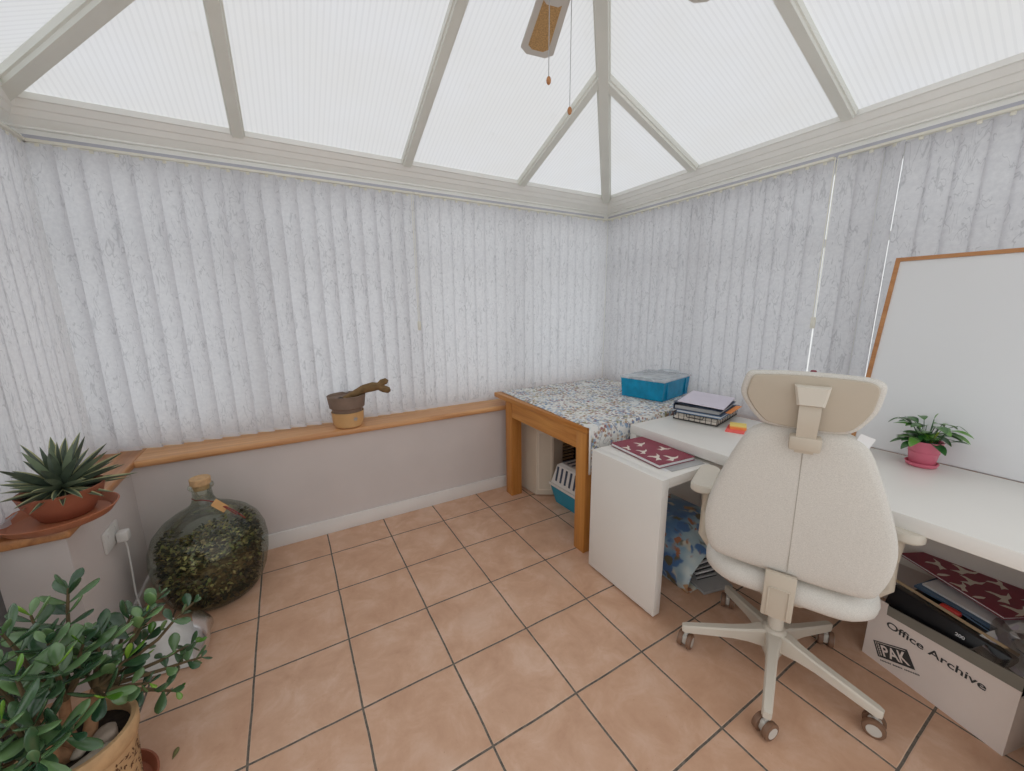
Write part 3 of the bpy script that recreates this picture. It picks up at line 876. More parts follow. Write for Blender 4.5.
# ------------------------------------------------------------------ plant in pink pot
pk = thing('potted_plant', 'leafy green houseplant in a pink pot on the white desk', 'plant', (2.070, -2.135, .7305))
obj('saucer', MB().lathe([(.040, 0), (.045, .003), (.050, .016), (.047, .017), (.041, .006), (.0, .005)], 32), 'pink', pk)
obj('pot', MB().lathe([(.034, .006), (.038, .010), (.050, .098), (.0515, .100), (.0515, .106), (.047, .106), (.045, .094), (.044, .088)], 36).lathe([(.0440, .058), (.0458, .0585), (.0462, .0615), (.0446, .062)], 36), 'pink', pk)
obj('soil', MB().lathe([(.001, .092), (.0445, .091), (.0445, .086)], 24), 'soil', pk)
def leafblade(m, base, dirv, L, W, droop=.3, fold=.2, n=7, tintlayer=None, tint=.5, thick=0, shape=None, upv=Vector((0, 0, 1))):
    d = Vector(dirv).normalized()
    side = d.cross(upv)
    if side.length < .05: side = Vector((1, 0, 0))
    side.normalize(); nrm = side.cross(d).normalized()
    rows = []
    for i in range(n + 1):
        t = i / n
        w = W * (shape(t) if shape else math.sin(PI * min(1, t * .96 + .02)) ** .8)
        c = Vector(base) + d * L * t + Vector((0, 0, -1)) * droop * L * t * t
        rows.append([c - side * w / 2 + nrm * fold * w, c, c + side * w / 2 + nrm * fold * w])
    for a, b in zip(rows, rows[1:]):
        va = [m.bm.verts.new(p) for p in a]; vb = [m.bm.verts.new(p) for p in b]
        for k in (0, 1):
            f = m._f((va[k], va[k + 1], vb[k + 1], vb[k]))
            if f and tintlayer: 
                for lp in f.loops: lp[tintlayer] = (tint, tint, tint, 1)
def tinted(): 
    m = MB(); return m, m.bm.loops.layers.color.new('tint')
rnd = random.Random(11)
m, lay = tinted(); stm = MB()
for k in range(58):
    a = rnd.uniform(0, 2 * PI); r0 = rnd.uniform(0, .032); h = rnd.uniform(.015, .095); out = rnd.uniform(.015, .062)
    b = Vector((r0 * math.cos(a), r0 * math.sin(a), .078)); e = Vector((out * math.cos(a), out * math.sin(a), .082 + h))
    stm.tube([b, (b + e) / 2 + Vector((0, 0, .012)), e], .0013, 5)
    dv = Vector((math.cos(a), math.sin(a), rnd.uniform(-.1, .7))); L = rnd.uniform(.045, .075)
    leafblade(m, e, dv, L, L * rnd.uniform(.42, .58), .35, .15, 7, lay, rnd.random())
for a, h, out in ((2.2, .11, .095), (-1.4, .10, .075)):
    b = Vector((0, 0, .08)); e = Vector((out * math.cos(a), out * math.sin(a), .082 + h))
    stm.tube([b, (b + e) / 2 + Vector((0, 0, .03)), e], .0012, 5)
    leafblade(m, e, (math.cos(a), math.sin(a), -.6), .035, .012, .2, .15, 7, lay, .1)
e = Vector((.0, -.010, .195)); stm.tube([(0, 0, .08), (.0, -.006, .14), e], .0015, 5)
leafblade(m, e, (.1, -.3, 1), .03, .014, .1, .2, 7, lay, .9)
obj('foliage', m, 'lily', pk, recalc=False, angle=80)
obj('stems', stm, 'lily', pk)
obj('pale_stem', MB().tube([(-.008, -.012, .08), (-.014, -.020, .115), (-.016, -.032, .150)], [.002, .003, .004], 6), 'lilyyoung', pk)

# ------------------------------------------------------------------ office chair
TH = R_(24 - 90)
CH = thing('office_chair', 'beige fabric swivel office chair with headrest, back turned to camera', 'chair', (1.392, -1.985, 0), TH)
# five-star base
rk = math.tan(R_(6))
for k in range(5):
    a = R_(53.9 + 72 * k)
    ca, sa = math.cos(a), math.sin(a)
    def LP(r, s, z): return (r * ca - s * sa, r * sa + s * ca, z)
    m = MB()
    rings = []
    for r, w, z0, z1 in ((.018, .026, .098, .168), (.05, .025, .100, .166), (.085, .019, .100, .152), (.14, .017, .098, .137), (.305, .0145, .072, .102), (.318, .010, .074, .098)):
        rings.append([LP(r, -w, z0), LP(r, -w * .8, z0 - .0), LP(r, w * .8, z0), LP(r, w, z0), LP(r, w, z1 - .006), LP(r, w * .7, z1), LP(r, -w * .7, z1), LP(r, -w, z1 - .006)])
    m.loft(rings)
    leg = obj('base_leg', m, 'beige2', CH, angle=30)
    sw = a + R_((40, -30, 65, -35, 10)[k]) # casters swivelled as they were left
    cs = obj('caster', MB().tube([LP(.302, 0, .075), LP(.302, 0, .055)], .007, 10).box((LP(.302, 0, .036)), (.036, .020, .040), (0, 0, sw), .008), 'hubgrey', leg)
    cx, cy = LP(.302, 0, 0)[:2]
    for s in (-1, 1):
        ox, oy = -math.sin(sw) * .017 * s, math.cos(sw) * .017 * s
        Tm = Matrix.Translation((cx + ox, cy + oy, .0305)) @ Matrix.Rotation(sw, 4, 'Z') @ Matrix.Rotation(PI / 2, 4, 'X')
        wm = MB(); wm.mi = 0
        wm.lathe([(.020, -.010), (.0295, -.008), (.0305, -.004), (.0305, .004), (.0295, .008), (.020, .010)], 24, mtx=Tm)
        wm.mi = 1
        wm.lathe([(.001, .0108 * -s), (.019, .0106 * -s), (.020, .009 * -s)], 20, mtx=Tm) if False else wm.lathe([(.001, -.0112), (.0195, -.0108), (.0195, .0108), (.001, .0112)], 20, mtx=Tm)
        obj('wheel', wm, ['tread', 'hubgrey'], leg)
obj('base_hub', MB().lathe([(.028, .060), (.034, .075), (.040, .10), (.040, .168), (.034, .176), (.03, .178)], 28), 'beige2', CH)
obj('gas_column', MB().lathe([(.026, .17), (.026, .26), (.0245, .262), (.018, .264), (.018, .39)], 24), 'beige2', CH)
obj('tilt_mechanism', MB().box((0, -.02, .395), (.13, .22, .05), None, .012), 'beige', CH)
# seat cushion
m = MB()
def rrect(hw, y0, y1, r, n=6, z=0):
    pts = []
    for cx, cy, a0 in ((hw - r, y1 - r, 0), (-hw + r, y1 - r, 90), (-hw + r, y0 + r, 180), (hw - r, y0 + r, 270)):
        for i in range(n + 1):
            a = R_(a0 + 90 * i / n); pts.append((cx + r * math.cos(a), cy + r * math.sin(a), z))
    return pts
m.loft([rrect(.205, -.195, .22, .10, z=.434), rrect(.228, -.214, .25, .11, z=.438), rrect(.240, -.228, .265, .12, z=.453), rrect(.242, -.231, .27, .12, z=.478),
        rrect(.235, -.222, .262, .12, z=.503), rrect(.215, -.205, .235, .11, z=.516), rrect(.10, -.10, .12, .06, z=.512)])
obj('seat', m, 'fabric', CH, angle=70)
obj('seat_pan', MB().box((0, .02, .426), (.34, .34, .016), None, .006), 'beige', CH)
# backrest: outline in (x, z), leaning back
BO = [(-.095, 1.030), (-.034, 1.036), (.019, 1.036), (.066, 1.031), (.108, 1.016), (.136, .985), (.166, .915), (.198, .826), (.222, .746), (.230, .690), (.228, .635), (.216, .580), (.192, .540),
      (.110, .530), (.027, .530), (-.054, .530), (-.125, .532), (-.205, .540), (-.234, .580), (-.245, .640), (-.245, .690), (-.234, .763), (-.201, .870), (-.163, .965), (-.135, 1.010)]
BO = [(x + .003, z) for x, z in BO]
out = smoothpoly([(x, z, 0) for x, z in BO], 3)
def plate(m, outl, layers, cx, cz, f0, rake):
    """layers: (scale, depth) from the back face to the front face; depth measured forward"""
    rings = []
    for s, dpt in layers:
        ring = []
        for p in outl:
            x = cx + (p.x - cx) * s; z = cz + (p.y - cz) * s
            ring.append((x, f0 - rake * (z - .5) + dpt, z))
        rings.append(ring)
    m.loft(rings)
m = MB()
plate(m, out, [(.02, -.014), (.4, -.013), (.75, -.010), (.90, -.006), (.965, 0), (.99, .007), (1.0, .016), (1.0, .034), (.98, .050), (.93, .060), (.80, .064), (.5, .056), (.05, .050)], -.005, .76, -.225, rk)
bk = obj('backrest', m, 'fabric', CH, angle=70)
m = MB(); pts = []
for i in range(13):
    z = .56 + .40 * i / 12
    pts.append((.0 - .006 * (i / 12), -.225 - rk * (z - .5) - .0142 + .0005 * abs(i - 6), z))
obj('seam', MB().tube(pts, .0012, 5), 'seam', bk)
obj('care_label', MB().box((.120, -.225 - rk * .5 + .012, 1.014), (.034, .002, .034), (0, R_(20), R_(10))), 'paper', bk, smooth=False)
# lumbar bracket
m = MB()
BY = -.252
m.bx(-.054, .028, BY - .006, BY + .010, .395, .552, .004)
m.bx(-.054, .028, BY + .004, -.06, .388, .406, .004)
m.bx(-.042, -.037, BY - .010, BY, .402, .50, .002); m.bx(.012, .017, BY - .010, BY, .402, .50, .002); m.bx(-.040, .015, BY - .010, BY, .497, .503, .002)
obj('back_bracket', m, 'beige', CH)
# armrests
for s in (-1, 1):
    xx = s * .292
    arm = obj('arm_post', MB().tube([(s * .16, .0, .424), (s * .24, .0, .430), (s * .272, .0, .47), (s * .276, .02, .56), (s * .280, .0, .655)], [.016, .020, .019, .016, .016], 12), 'beige', CH)
    pm = MB()
    pm.loft([[(xx + x * sc, y * (1 if sc > .9 else .97) + .085, z) for x, y, _ in rrect(.042, -.125, .125, .038)] for sc, z in ((.85, .652), (1, .658), (1, .676), (.88, .684))])
    obj('arm_pad', pm, 'beige2', CH, angle=30)
# headrest
HO = [(-.158, 1.191), (-.14, 1.195), (-.067, 1.200), (.03, 1.200), (.105, 1.196), (.128, 1.190), (.139, 1.178), (.139, 1.150), (.131, 1.105), (.110, 1.066), (.094, 1.048), (.070, 1.038), (.018, 1.034), (-.05, 1.035), (-.095, 1.042), (-.118, 1.058), (-.145, 1.092), (-.163, 1.130), (-.167, 1.172)]
HO = [(x + .001 - (.010 if x < -.09 and z < 1.15 else 0), z - .008) for x, z in HO]
ho = smoothpoly([(x, z, 0) for x, z in HO], 4)
m = MB()
plate(m, ho, [(.02, 0), (.93, 0), (.98, .004), (1.0, .014), (1.0, .030), (.96, .046), (.8, .056), (.1, .058)], -.003, 1.118, -.235, rk)
hd = obj('headrest', m, 'fabric', CH, angle=70)
m = MB()
plate(m, ho, [(.02, -.016), (.6, -.014), (.875, -.011), (.90, -.006), (.90, .004), (.1, .006)], -.003, 1.119, -.235, rk)
obj('headrest_shell', m, 'shellbeige', hd, angle=40)
fy = lambda z: -.235 - rk * (z - .5)
m = MB()
m.loft([[(-.046 + i, fy(1.16) - d, 1.162 - i * .6), (.032 - i, fy(1.16) - d, 1.162 - i * .6), (.024 - i, fy(1.11) - d - .008, 1.108 + i * .6), (-.036 + i, fy(1.11) - d - .008, 1.108 + i * .6)] for i, d in ((0, .008), (.0, .030), (.006, .038))])
obj('headrest_mount', m, 'beige2', CH, angle=25)
m = MB()
secs = []
for z, d, w in ((1.118, .030, .024), (1.09, .042, .024), (1.05, .042, .023), (1.01, .036, .022), (.97, .030, .021)):
    y = fy(z) - d
    secs.append([(-.006 - w, y, z), (-.006 + w, y, z), (-.006 + w, y + .012, z), (-.006 - w, y + .012, z)])
m.loft(secs)
obj('headrest_stem', m, 'beige', CH, angle=25)
obj('stem_clip', MB().box((-.006, fy(1.0) - .024, 1.0), (.072, .034, .042), (R_(6), 0, 0), .006), 'beige', CH)

# ------------------------------------------------------------------ gift bag under the desk
bg = thing('gift_bag', 'blue animal-patterned paper bag lying under the desk, mouth open', 'bag', (0, 0, 0))
m = MB()
secs = []
for t in [i / 12 for i in range(13)]:
    y = -1.585 + .43 * t; k = min(1, t * 2.2)
    xl = 1.455 + .02 * t; xr = 1.735 + .13 * k
    zl = .10 + .13 * k; zm = .175 + .085 * k; zr = .07 + .17 * k
    wob = .007 * math.sin(t * 19)
    secs.append([(xl, y, .004), (xl - .012, y, .04 + .02 * k), (xl + .03, y + .005, zl + wob), (1.575 + .03 * k, y, zm - wob * .5), (1.66 + .09 * k, y, zm * (.80 + .2 * k) + wob), (xr - .015, y - .01, zr), (xr, y - .02, .03), (xr - .01, y - .02, .004), ((xl + xr) / 2, y, .004)])
m.loft(secs, True, False, True)
obj('bag_body', m, 'bag', bg, angle=50, solid=.002)
cards = thing('card_stack', 'stack of grey-white card folders spilling out of the patterned paper bag', 'papers', (1.50, -1.60, .006), R_(-14))
obj('sheet', MB().bx(.02, .19, -.025, .25, 0, .012), 'greypaper', cards, smooth=False)
for k in range(5):
    s = obj('sheet', MB().bx(.05, .17, .06 + .004 * k, .27, 0, .010), 'paper' if k % 2 else 'greypaper', cards, (0, 0, .014 + k * .021), R_(2 * k), smooth=False)
    obj('spine', MB().bx(.05, .17, .056 + .004 * k, .06 + .004 * k, -.006, .0), 'black', s, smooth=False)

# ------------------------------------------------------------------ archive box
ab = thing('archive_box', 'white card office archive box overfilled with files under the desk', 'box', (1.777, -2.142, 0), math.atan2(-.374, -.101) )
# local x runs along the front face (left to right), local +y goes back under the desk
FL, FD, FH = .388, .29, .212
m = MB(); tray(m, 0, FL, 0, FD, 0, FH, .004)
m.loft([[(0, 0, FH), (FL, 0, FH), (FL, .004, FH), (0, .004, FH)], [(0, 0, .216), (FL, 0, .240), (FL, .004, .240), (0, .004, .216)]])
obj('carton', m, 'card', ab, smooth=False)
m = MB(); m.loft([[(.052, -.001, .216), (FL, -.001, .240), (FL, .003, .240), (.052, .003, .216)], [(.050, 0, .252), (FL, 0, .284), (FL, .004, .284), (.050, .004, .252)]])
gb = obj('rim_band', m, 'cardgrey', ab, smooth=False)
obj('corner_tab', MB().loft([[(0, -.0005, .216), (.052, -.0005, .2165), (.052, .003, .2165), (0, .003, .216)], [(.0, 0, .258), (.050, 0, .258), (.050, .0035, .258), (.0, .0035, .258)]]), 'card', ab, smooth=False)
def textmesh(body, size, bold=0):
    cu = bpy.data.curves.new('t', 'FONT'); cu.body = body; cu.size = size; cu.offset = bold
    o = bpy.data.objects.new('t', cu); COL.objects.link(o)
    dg = bpy.context.evaluated_depsgraph_get()
    me = bpy.data.meshes.new_from_object(o.evaluated_get(dg))
    bpy.data.objects.remove(o)
    return me
def addtext(m, body, size, x, z, y=-.0012, bold=0, shear=0, width=None, side='front'):
    me = textmesh(body, size, bold)
    xs = [v.co.x for v in me.vertices]; w = max(xs) - min(xs); x0 = min(xs)
    k = (width / w) if width else 1
    vs = []
    for v in me.vertices:
        u = (v.co.x - x0) * k; h = v.co.y
        vs.append(m.bm.verts.new((x + u + shear * h, y, z + h)))
    for p in me.polygons: m._f([vs[i] for i in p.vertices])
    bpy.data.meshes.remove(me)
m = MB(); addtext(m, 'Office Archive', .036, .058, .170, bold=.0006, width=.266)
obj('lettering', m, 'ink', ab, smooth=False, recalc=False)
# tilted emblem: letters and rules mapped into its slanted four-sided field
def field(u, v, y):
    a, b, c, d = (.052, .029), (.161, .078), (.128, .133), (.028, .081)
    return tuple([(a[0] * (1 - u) + b[0] * u) * (1 - v) + (d[0] * (1 - u) + c[0] * u) * v, y, (a[1] * (1 - u) + b[1] * u) * (1 - v) + (d[1] * (1 - u) + c[1] * u) * v])
m = MB()
m.poly([field(u, v, -.0012) for u, v in ((0, 0), (1, 0), (1, 1), (0, 1))])
m.mi = 1
m.poly([field(u, v, -.0016) for u, v in ((.05, .07), (.065, .07), (.065, .93), (.05, .93))])
m.poly([field(u, v, -.0016) for u, v in ((.05, .90), (.93, .90), (.93, .93), (.05, .93))])
for k in range(7):
    z = .14 + k * .105
    m.poly([field(u, v, -.0016) for u, v in ((.10, z), (.145, z), (.145, z + .06), (.10, z + .06))])
me = textmesh('PAK', 1, .02); xs = [v.co.x for v in me.vertices]; ys = [v.co.y for v in me.vertices]
vs = [m.bm.verts.new(field(.19 + .72 * (v.co.x - min(xs)) / (max(xs) - min(xs)), .13 + .68 * (v.co.y - min(ys)) / (max(ys) - min(ys)), -.0018)) for v in me.vertices]
for p in me.polygons: m._f([vs[i] for i in p.vertices])
m.mi = 0
for k in range(24):
    u = .04 + k * .043
    if k in (7, 14): continue
    m.poly([field(a_, b_, -.0012) for a_, b_ in ((u, -.24), (u + .03, -.24), (u + .03, -.16), (u, -.16))])
obj('emblem', m, ['ink', 'card'], ab, smooth=False, recalc=False)

def inbox(name, label, cat, builder):
    t = thing(name, label, cat, ab.location, ab.rotation_euler[2]); builder(t); return t
def b1(t):
    m = MB(); m.box((.175, .058, .215), (.32, .045, .17), (R_(-12), R_(4), 0), .008)
    obj('case', m, 'black', t)
    m = MB(); m.box((.175, .088, .304), (.325, .003, .010), (R_(-12), R_(4), 0))
    obj('edge_strip', m, 'cardedge', t)
    m = MB()
    me_m = MB(); addtext(me_m, '200', .016, .215, .268, .0405, .0006)
    obj('numerals', me_m, 'paper', t, smooth=False, recalc=False)
inbox('document_wallet', 'black document wallet with cream edge at the front of the archive box', 'wallet', b1)
def b2(t):
    obj('case', MB().box((.285, .128, .20), (.20, .045, .17), (R_(-16), R_(9), R_(2)), .004), 'black', t)
    obj('edge_strip', MB().box((.285, .128, .289), (.198, .003, .004), (R_(-16), R_(9), R_(2))), 'bluefile', t)
inbox('display_case', 'glossy black flat case with blue edge, near end of archive box', 'case', b2)
def b3(t):
    def fn(u, v):
        return (.262 + .10 * u + .02 * math.sin(v * 5), .005 + .17 * v, .266 + .055 * v + .010 * math.sin(u * 9 + v * 7) - .02 * (1 - v) * (1 - v) * 0)
    obj('film', MB().grid(fn, 14, 14), 'polythene', t)
inbox('plastic_sleeve', 'crumpled clear plastic sleeve over the black wallet in archive box', 'sleeve', b3)
def b4(t):
    obj('grip', MB().box((.165, .105, .305), (.055, .024, .022), (0, R_(4), R_(8)), .008), 'red', t)
inbox('red_marker', 'red plastic item among the files in the archive box', 'stationery', b4)
def b5(t):
    obj('sheet', MB().box((.34, .135, .275), (.14, .17, .002), (R_(14), R_(22), R_(6))), 'lilac', t, smooth=False)
    obj('sheet', MB().box((.325, .15, .287), (.13, .16, .002), (R_(12), R_(20), R_(-3))), 'paper', t, smooth=False)
inbox('paper_sheets', 'crumpled pale papers at the near end of the archive box', 'papers', b5)
def b6(t):
    obj('sheet', MB().box((.19, .235, .312), (.27, .15, .008), (R_(3), R_(1), R_(-3))), 'paper', t, smooth=False)
    obj('sheet', MB().box((.17, .220, .300), (.26, .15, .008), (R_(3), R_(1), R_(0))), 'bluefile', t, smooth=False)
inbox('paper_sheets', 'white and pale blue sheets just beneath the maroon crane folder', 'papers', b6)
def b7(t):
    obj('case', MB().box((.115, .222, .14), (.18, .10, .25), None, .006), 'black', t)
inbox('file_box', 'black file standing deep inside the archive box under the maroon folder', 'file', b7)
notebook('notebook', 'maroon crane-printed folder tilted on top of the overfilled archive box', (1.862, -2.440, .340), R_(-29), .25, .345, .010, .085, 5, 15, R_(0), R_(-1))

# ------------------------------------------------------------------ agave on the window board
SX, SY, SZ = -.842, -.702, .656
sc_ = thing('plant_saucer', 'wide terracotta saucer under the spiky plant on the window board corner', 'saucer', (SX, SY, SZ))
sc_o = obj('dish', MB().lathe([(.115, 0), (.128, .004), (.147, .030), (.149, .033), (.145, .034), (.140, .030), (.122, .009), (.001, .007)], 56), 'terra2', sc_)
ag = thing('potted_succulent', 'spiky variegated succulent in a shallow terracotta bowl on the saucer', 'plant', (SX + .010, SY + .018, SZ + .0075))
obj('bowl', MB().lathe([(.058, 0), (.066, .004), (.094, .058), (.096, .062), (.099, .066), (.107, .098), (.109, .102), (.106, .104), (.100, .100), (.094, .088)], 48), 'terra', ag)
obj('soil', MB().lathe([(.001, .090), (.095, .088), (.095, .08)], 28), 'soil', ag)
rnd = random.Random(4)
m, lay = tinted()
def succ(m, base, az, el, L, W, tint, droop):
    d = Vector((math.cos(az) * math.cos(el), math.sin(az) * math.cos(el), math.sin(el)))
    shp = lambda t: (.75 + .9 * t) * (1 - t ** 2.2) if t < 1 else 0
    side = Vector((-math.sin(az), math.cos(az), 0)); nrm = side.cross(d).normalized()
    if nrm.z < 0: nrm = -nrm
    n = 9; rows = []
    for i in range(n + 1):
        t = i / n; w = max(.0006, W * shp(t) * .85); c = Vector(base) + d * L * t + Vector((0, 0, -droop * L * t * t))
        rows.append([c - side * w * .5 + nrm * w * .24, c - side * w * .31 + nrm * w * .12, c - nrm * w * .10, c + side * w * .31 + nrm * w * .12, c + side * w * .5 + nrm * w * .24, c - nrm * w * .30])
    vr = [[m.bm.verts.new(p) for p in r] for r in rows]
    for a, b in zip(vr, vr[1:]):
        for k in range(6):
            m.mi = 1 if k in (0, 3) else 0
            f = m._f((a[k], a[(k + 1) % 6], b[(k + 1) % 6], b[k]))
            if f:
                for lp in f.loops: lp[lay] = (tint, tint, tint, 1)
    m.mi = 0
for ring, (cnt, el, L, W) in enumerate(((5, 80, .135, .020), (8, 66, .165, .024), (10, 48, .175, .025), (13, 27, .170, .022), (15, 9, .160, .019), (12, -4, .135, .016))):
    for k in range(cnt):
        az = 2 * PI * (k + .5 * (ring % 2)) / cnt + rnd.uniform(-.2, .2)
        succ(m, (.012 * math.cos(az), .012 * math.sin(az), .098 + .004 * (5 - ring)), az, R_(el + rnd.uniform(-7, 7)), L * rnd.uniform(.95, 1.2) * (.68 if math.cos(az) < -.45 and el < 60 else 1), W * rnd.uniform(1.2, 1.5), rnd.random(), .06)
obj('foliage', m, ['agave', 'agave_edge'], ag, angle=30)

# ------------------------------------------------------------------ small dry cactus pot on the board
cp = thing('cache_pot', 'small tan glazed planter on the back window board', 'pot', (.190, -.052, .656))
obj('pot', MB().lathe([(.036, 0), (.043, .004), (.050, .022), (.052, .052), (.053, .054), (.050, .055), (.048, .050), (.046, .012), (.001, .009)], 36), 'tanpot', cp)
cm = MB()
for a in (0, 60, 120):
    for s in (-1, 1):
        u = .0075 * math.cos(R_(a)) * s; w = .0075 * math.sin(R_(a)) * s
        aa = R_(-72)
        cm.tube([(.0535 * math.cos(aa), .0535 * math.sin(aa), .034), (.0535 * math.cos(aa) + u, .0535 * math.sin(aa) + .2 * u, .034 + w)], .0012, 4)
obj('painted_motif', cm, 'greypaper', cp)
gp = thing('potted_cactus', 'weathered brown pot with a dried drooping cactus, set inside the tan planter', 'plant', (.190, -.052, .674))
obj('pot', MB().lathe([(.034, 0), (.037, .002), (.050, .056), (.056, .060), (.061, .096), (.062, .100), (.058, .101), (.054, .092)], 40), 'greypot', gp)
obj('soil', MB().lathe([(.001, .088), (.055, .086), (.055, .08)], 24).sphere((-.02, -.01, .088), (.012, .012, .008)).sphere((.005, -.028, .088), (.010, .012, .007)), 'soil', gp)
cm = MB()
def cpt(pts, rs): cm.tube(pts, rs, 10)
cpt([(-.01, .0, .086), (.02, -.012, .100), (.055, -.022, .118), (.085, -.028, .124), (.108, -.030, .124)], [.009, .012, .015, .016, .012])
cpt([(.100, -.030, .124), (.116, -.030, .136), (.130, -.030, .140), (.136, -.030, .139)], [.009, .012, .010, .004])
cpt([(.100, -.030, .122), (.118, -.036, .114), (.134, -.040, .108), (.140, -.041, .107)], [.010, .0125, .011, .004])
obj('stem', cm, 'cactus', gp)
for r_ in (cp, gp): r_.scale = (1.80,) * 3

# ------------------------------------------------------------------ demijohn
DX, DY = -.515, -.365
dj = thing('demijohn', 'big green glass demijohn terrarium with cork on floor by the wall', 'bottle', (DX, DY, 0))
PR = [(.001, .004), (.12, .002), (.165, .010), (.192, .045), (.213, .10), (.228, .17), (.234, .235), (.228, .295), (.208, .350), (.172, .395), (.125, .428), (.080, .452), (.052, .475), (.041, .500), (.038, .530), (.037, .548), (.047, .550), (.050, .557), (.048, .566), (.038, .568)]
m = MB(); m.lathe(PR, 56, caps=False)
obj('glass_body', m, 'bottle', dj, angle=60)
obj('cork', MB().lathe([(.030, .545), (.035, .570), (.040, .572), (.041, .598), (.038, .602), (.001, .603)], 28), 'cork', dj)
rnd = random.Random(21)
def prr(z):
    for (r0, z0), (r1, z1) in zip(PR[1:], PR[2:]):
        if z0 <= z <= z1: return r0 + (r1 - r0) * (z - z0) / max(1e-6, z1 - z0)
    return .1
m, lay = tinted()
for k in range(4200):
    z = .034 + .34 * rnd.random() ** 1.15
    a = rnd.uniform(0, 2 * PI)
    topz = .30 + .07 * math.sin(a * 2 + 1.0) + .03 * math.sin(a * 5)
    if z > topz: continue
    r = (prr(z) - .030) * (rnd.random() ** .10)
    p = Vector((r * math.cos(a), r * math.sin(a), z))
    dv = Vector((rnd.gauss(0, 1), rnd.gauss(0, 1), rnd.gauss(0, .7)))
    patch = .5 + .5 * math.sin(a * 3 + z * 25) * math.cos(z * 31 + a)
    leafblade(m, p, dv, rnd.uniform(.012, .026), rnd.uniform(.009, .018), .1, .1, 3, lay, max(0, min(1, .5 * patch + .75 * rnd.random() - .08 - (.25 if z < .08 else 0))))
for k in range(1500):
    a = rnd.uniform(0, 2 * PI); r = .185 * rnd.random() ** .5
    z = .252 + .022 * math.sin(a * 3 + r * 20) + rnd.uniform(-.008, .030)
    dv = Vector((rnd.gauss(0, 1), rnd.gauss(0, 1), rnd.gauss(.3, .5)))
    leafblade(m, Vector((r * math.cos(a), r * math.sin(a), z)), dv, rnd.uniform(.012, .026), rnd.uniform(.009, .018), .1, .1, 3, lay, min(1, .25 + .75 * rnd.random()))
mo = obj('moss', m, 'moss', dj, recalc=False)
mo['kind'] = 'stuff'
core = MB()
core.lathe([(.001, .008), (.150, .014)] + [(prr(z) - .055, z) for z in (.05, .10, .17, .22)] + [(.10, .245), (.001, .25)], 36)
obj('soil', core, 'mulch', dj)
tgm = thing('gift_tag', 'brown card tag tied with red cord around the demijohn neck', 'tag', (DX + .048, DY - .046, .505))
m = MB(); m.box((.022, -.034, -.030), (.070, .002, .034), (R_(-15), R_(52), R_(20)))
obj('card', m, 'kraft', tgm, smooth=False)
m = MB()
for k in range(5):
    pass
obj('cord', MB().tube([(-.09, .045, .0), (-.07, .02, -.004), (-.048, .002, .002), (-.02, -.006, -.006), (.000, -.012, -.016), (-.002, -.010, -.012)], .0022, 6).tube([(.0, -.012, -.016), (.03, -.02, -.035), (.075, -.05, -.062), (.115, -.075, -.10)], .0024, 6).tube([(.0, -.012, -.016), (.035, -.03, -.04), (.085, -.07, -.075)], .0020, 6), 'redcord', tgm)

# ------------------------------------------------------------------ white plastic bag near the demijohn
m = MB()
def bagf(u, v):
    # pillow, lying against the wall end
    x = -.83 + .30 * u; y = -.79 + .20 * v - .05 * u
    e = (math.sin(PI * u) ** .5) * (math.sin(PI * v) ** .55)
    return (x, y, .004 + e * (.125 + .055 * u) * (.55 + .6 * v) + .004 * math.sin(u * 31 + v * 7) * e + .005 * math.sin(v * 23 - u * 11) * e)
wbag = thing('plastic_bag', 'white plastic bag with pale transparent end on floor by the demijohn', 'bag', (0, 0, 0))
m.grid(bagf, 30, 22); obj('wrapper', m, 'whitepl', wbag, angle=60)
m = MB(); m.grid(lambda u, v: (-.535 + .05 * math.sin(PI * u) * math.sin(PI * v) ** .5 + .006 * math.sin(9 * v), -.865 + .22 * v, .004 + .165 * u * (math.sin(PI * (.08 + .84 * v)) ** .6)), 12, 14)
obj('clear_end', m, 'polythene', wbag, angle=60)
obj('blue_print', MB().box((-.512, -.765, .075), (.004, .035, .025), (0, R_(-20), R_(10)), .001), 'bluefile', wbag)

# ------------------------------------------------------------------ wall socket and plug
so = thing('wall_socket', 'white double wall socket on the short left wall', 'socket', (-.822, -.455, .445))
obj('faceplate', MB().bx(0, .010, -.073, .073, -.043, .043, .003), 'whitepl', so)
obj('switches', MB().bx(.010, .013, -.045, -.030, .012, .030, .001).bx(.010, .013, .030, .045, .012, .030, .001), 'whitepl', so)
pg = thing('power_plug', 'white plug with trailing cable in the left wall socket', 'plug', (-.811, -.425, .425))
obj('plug_body', MB().box((.021, 0, 0), (.040, .046, .046), None, .010), 'whitepl', pg)
obj('cable', MB().tube([(.022, .0, -.02), (.024, .005, -.06), (.020, .010, -.16), (.022, -.01, -.28), (.024, .0, -.36), (.03, -.03, -.41), (.04, -.10, -.419), (.05, -.20, -.419)], .0035, 8), 'whitepl', pg)

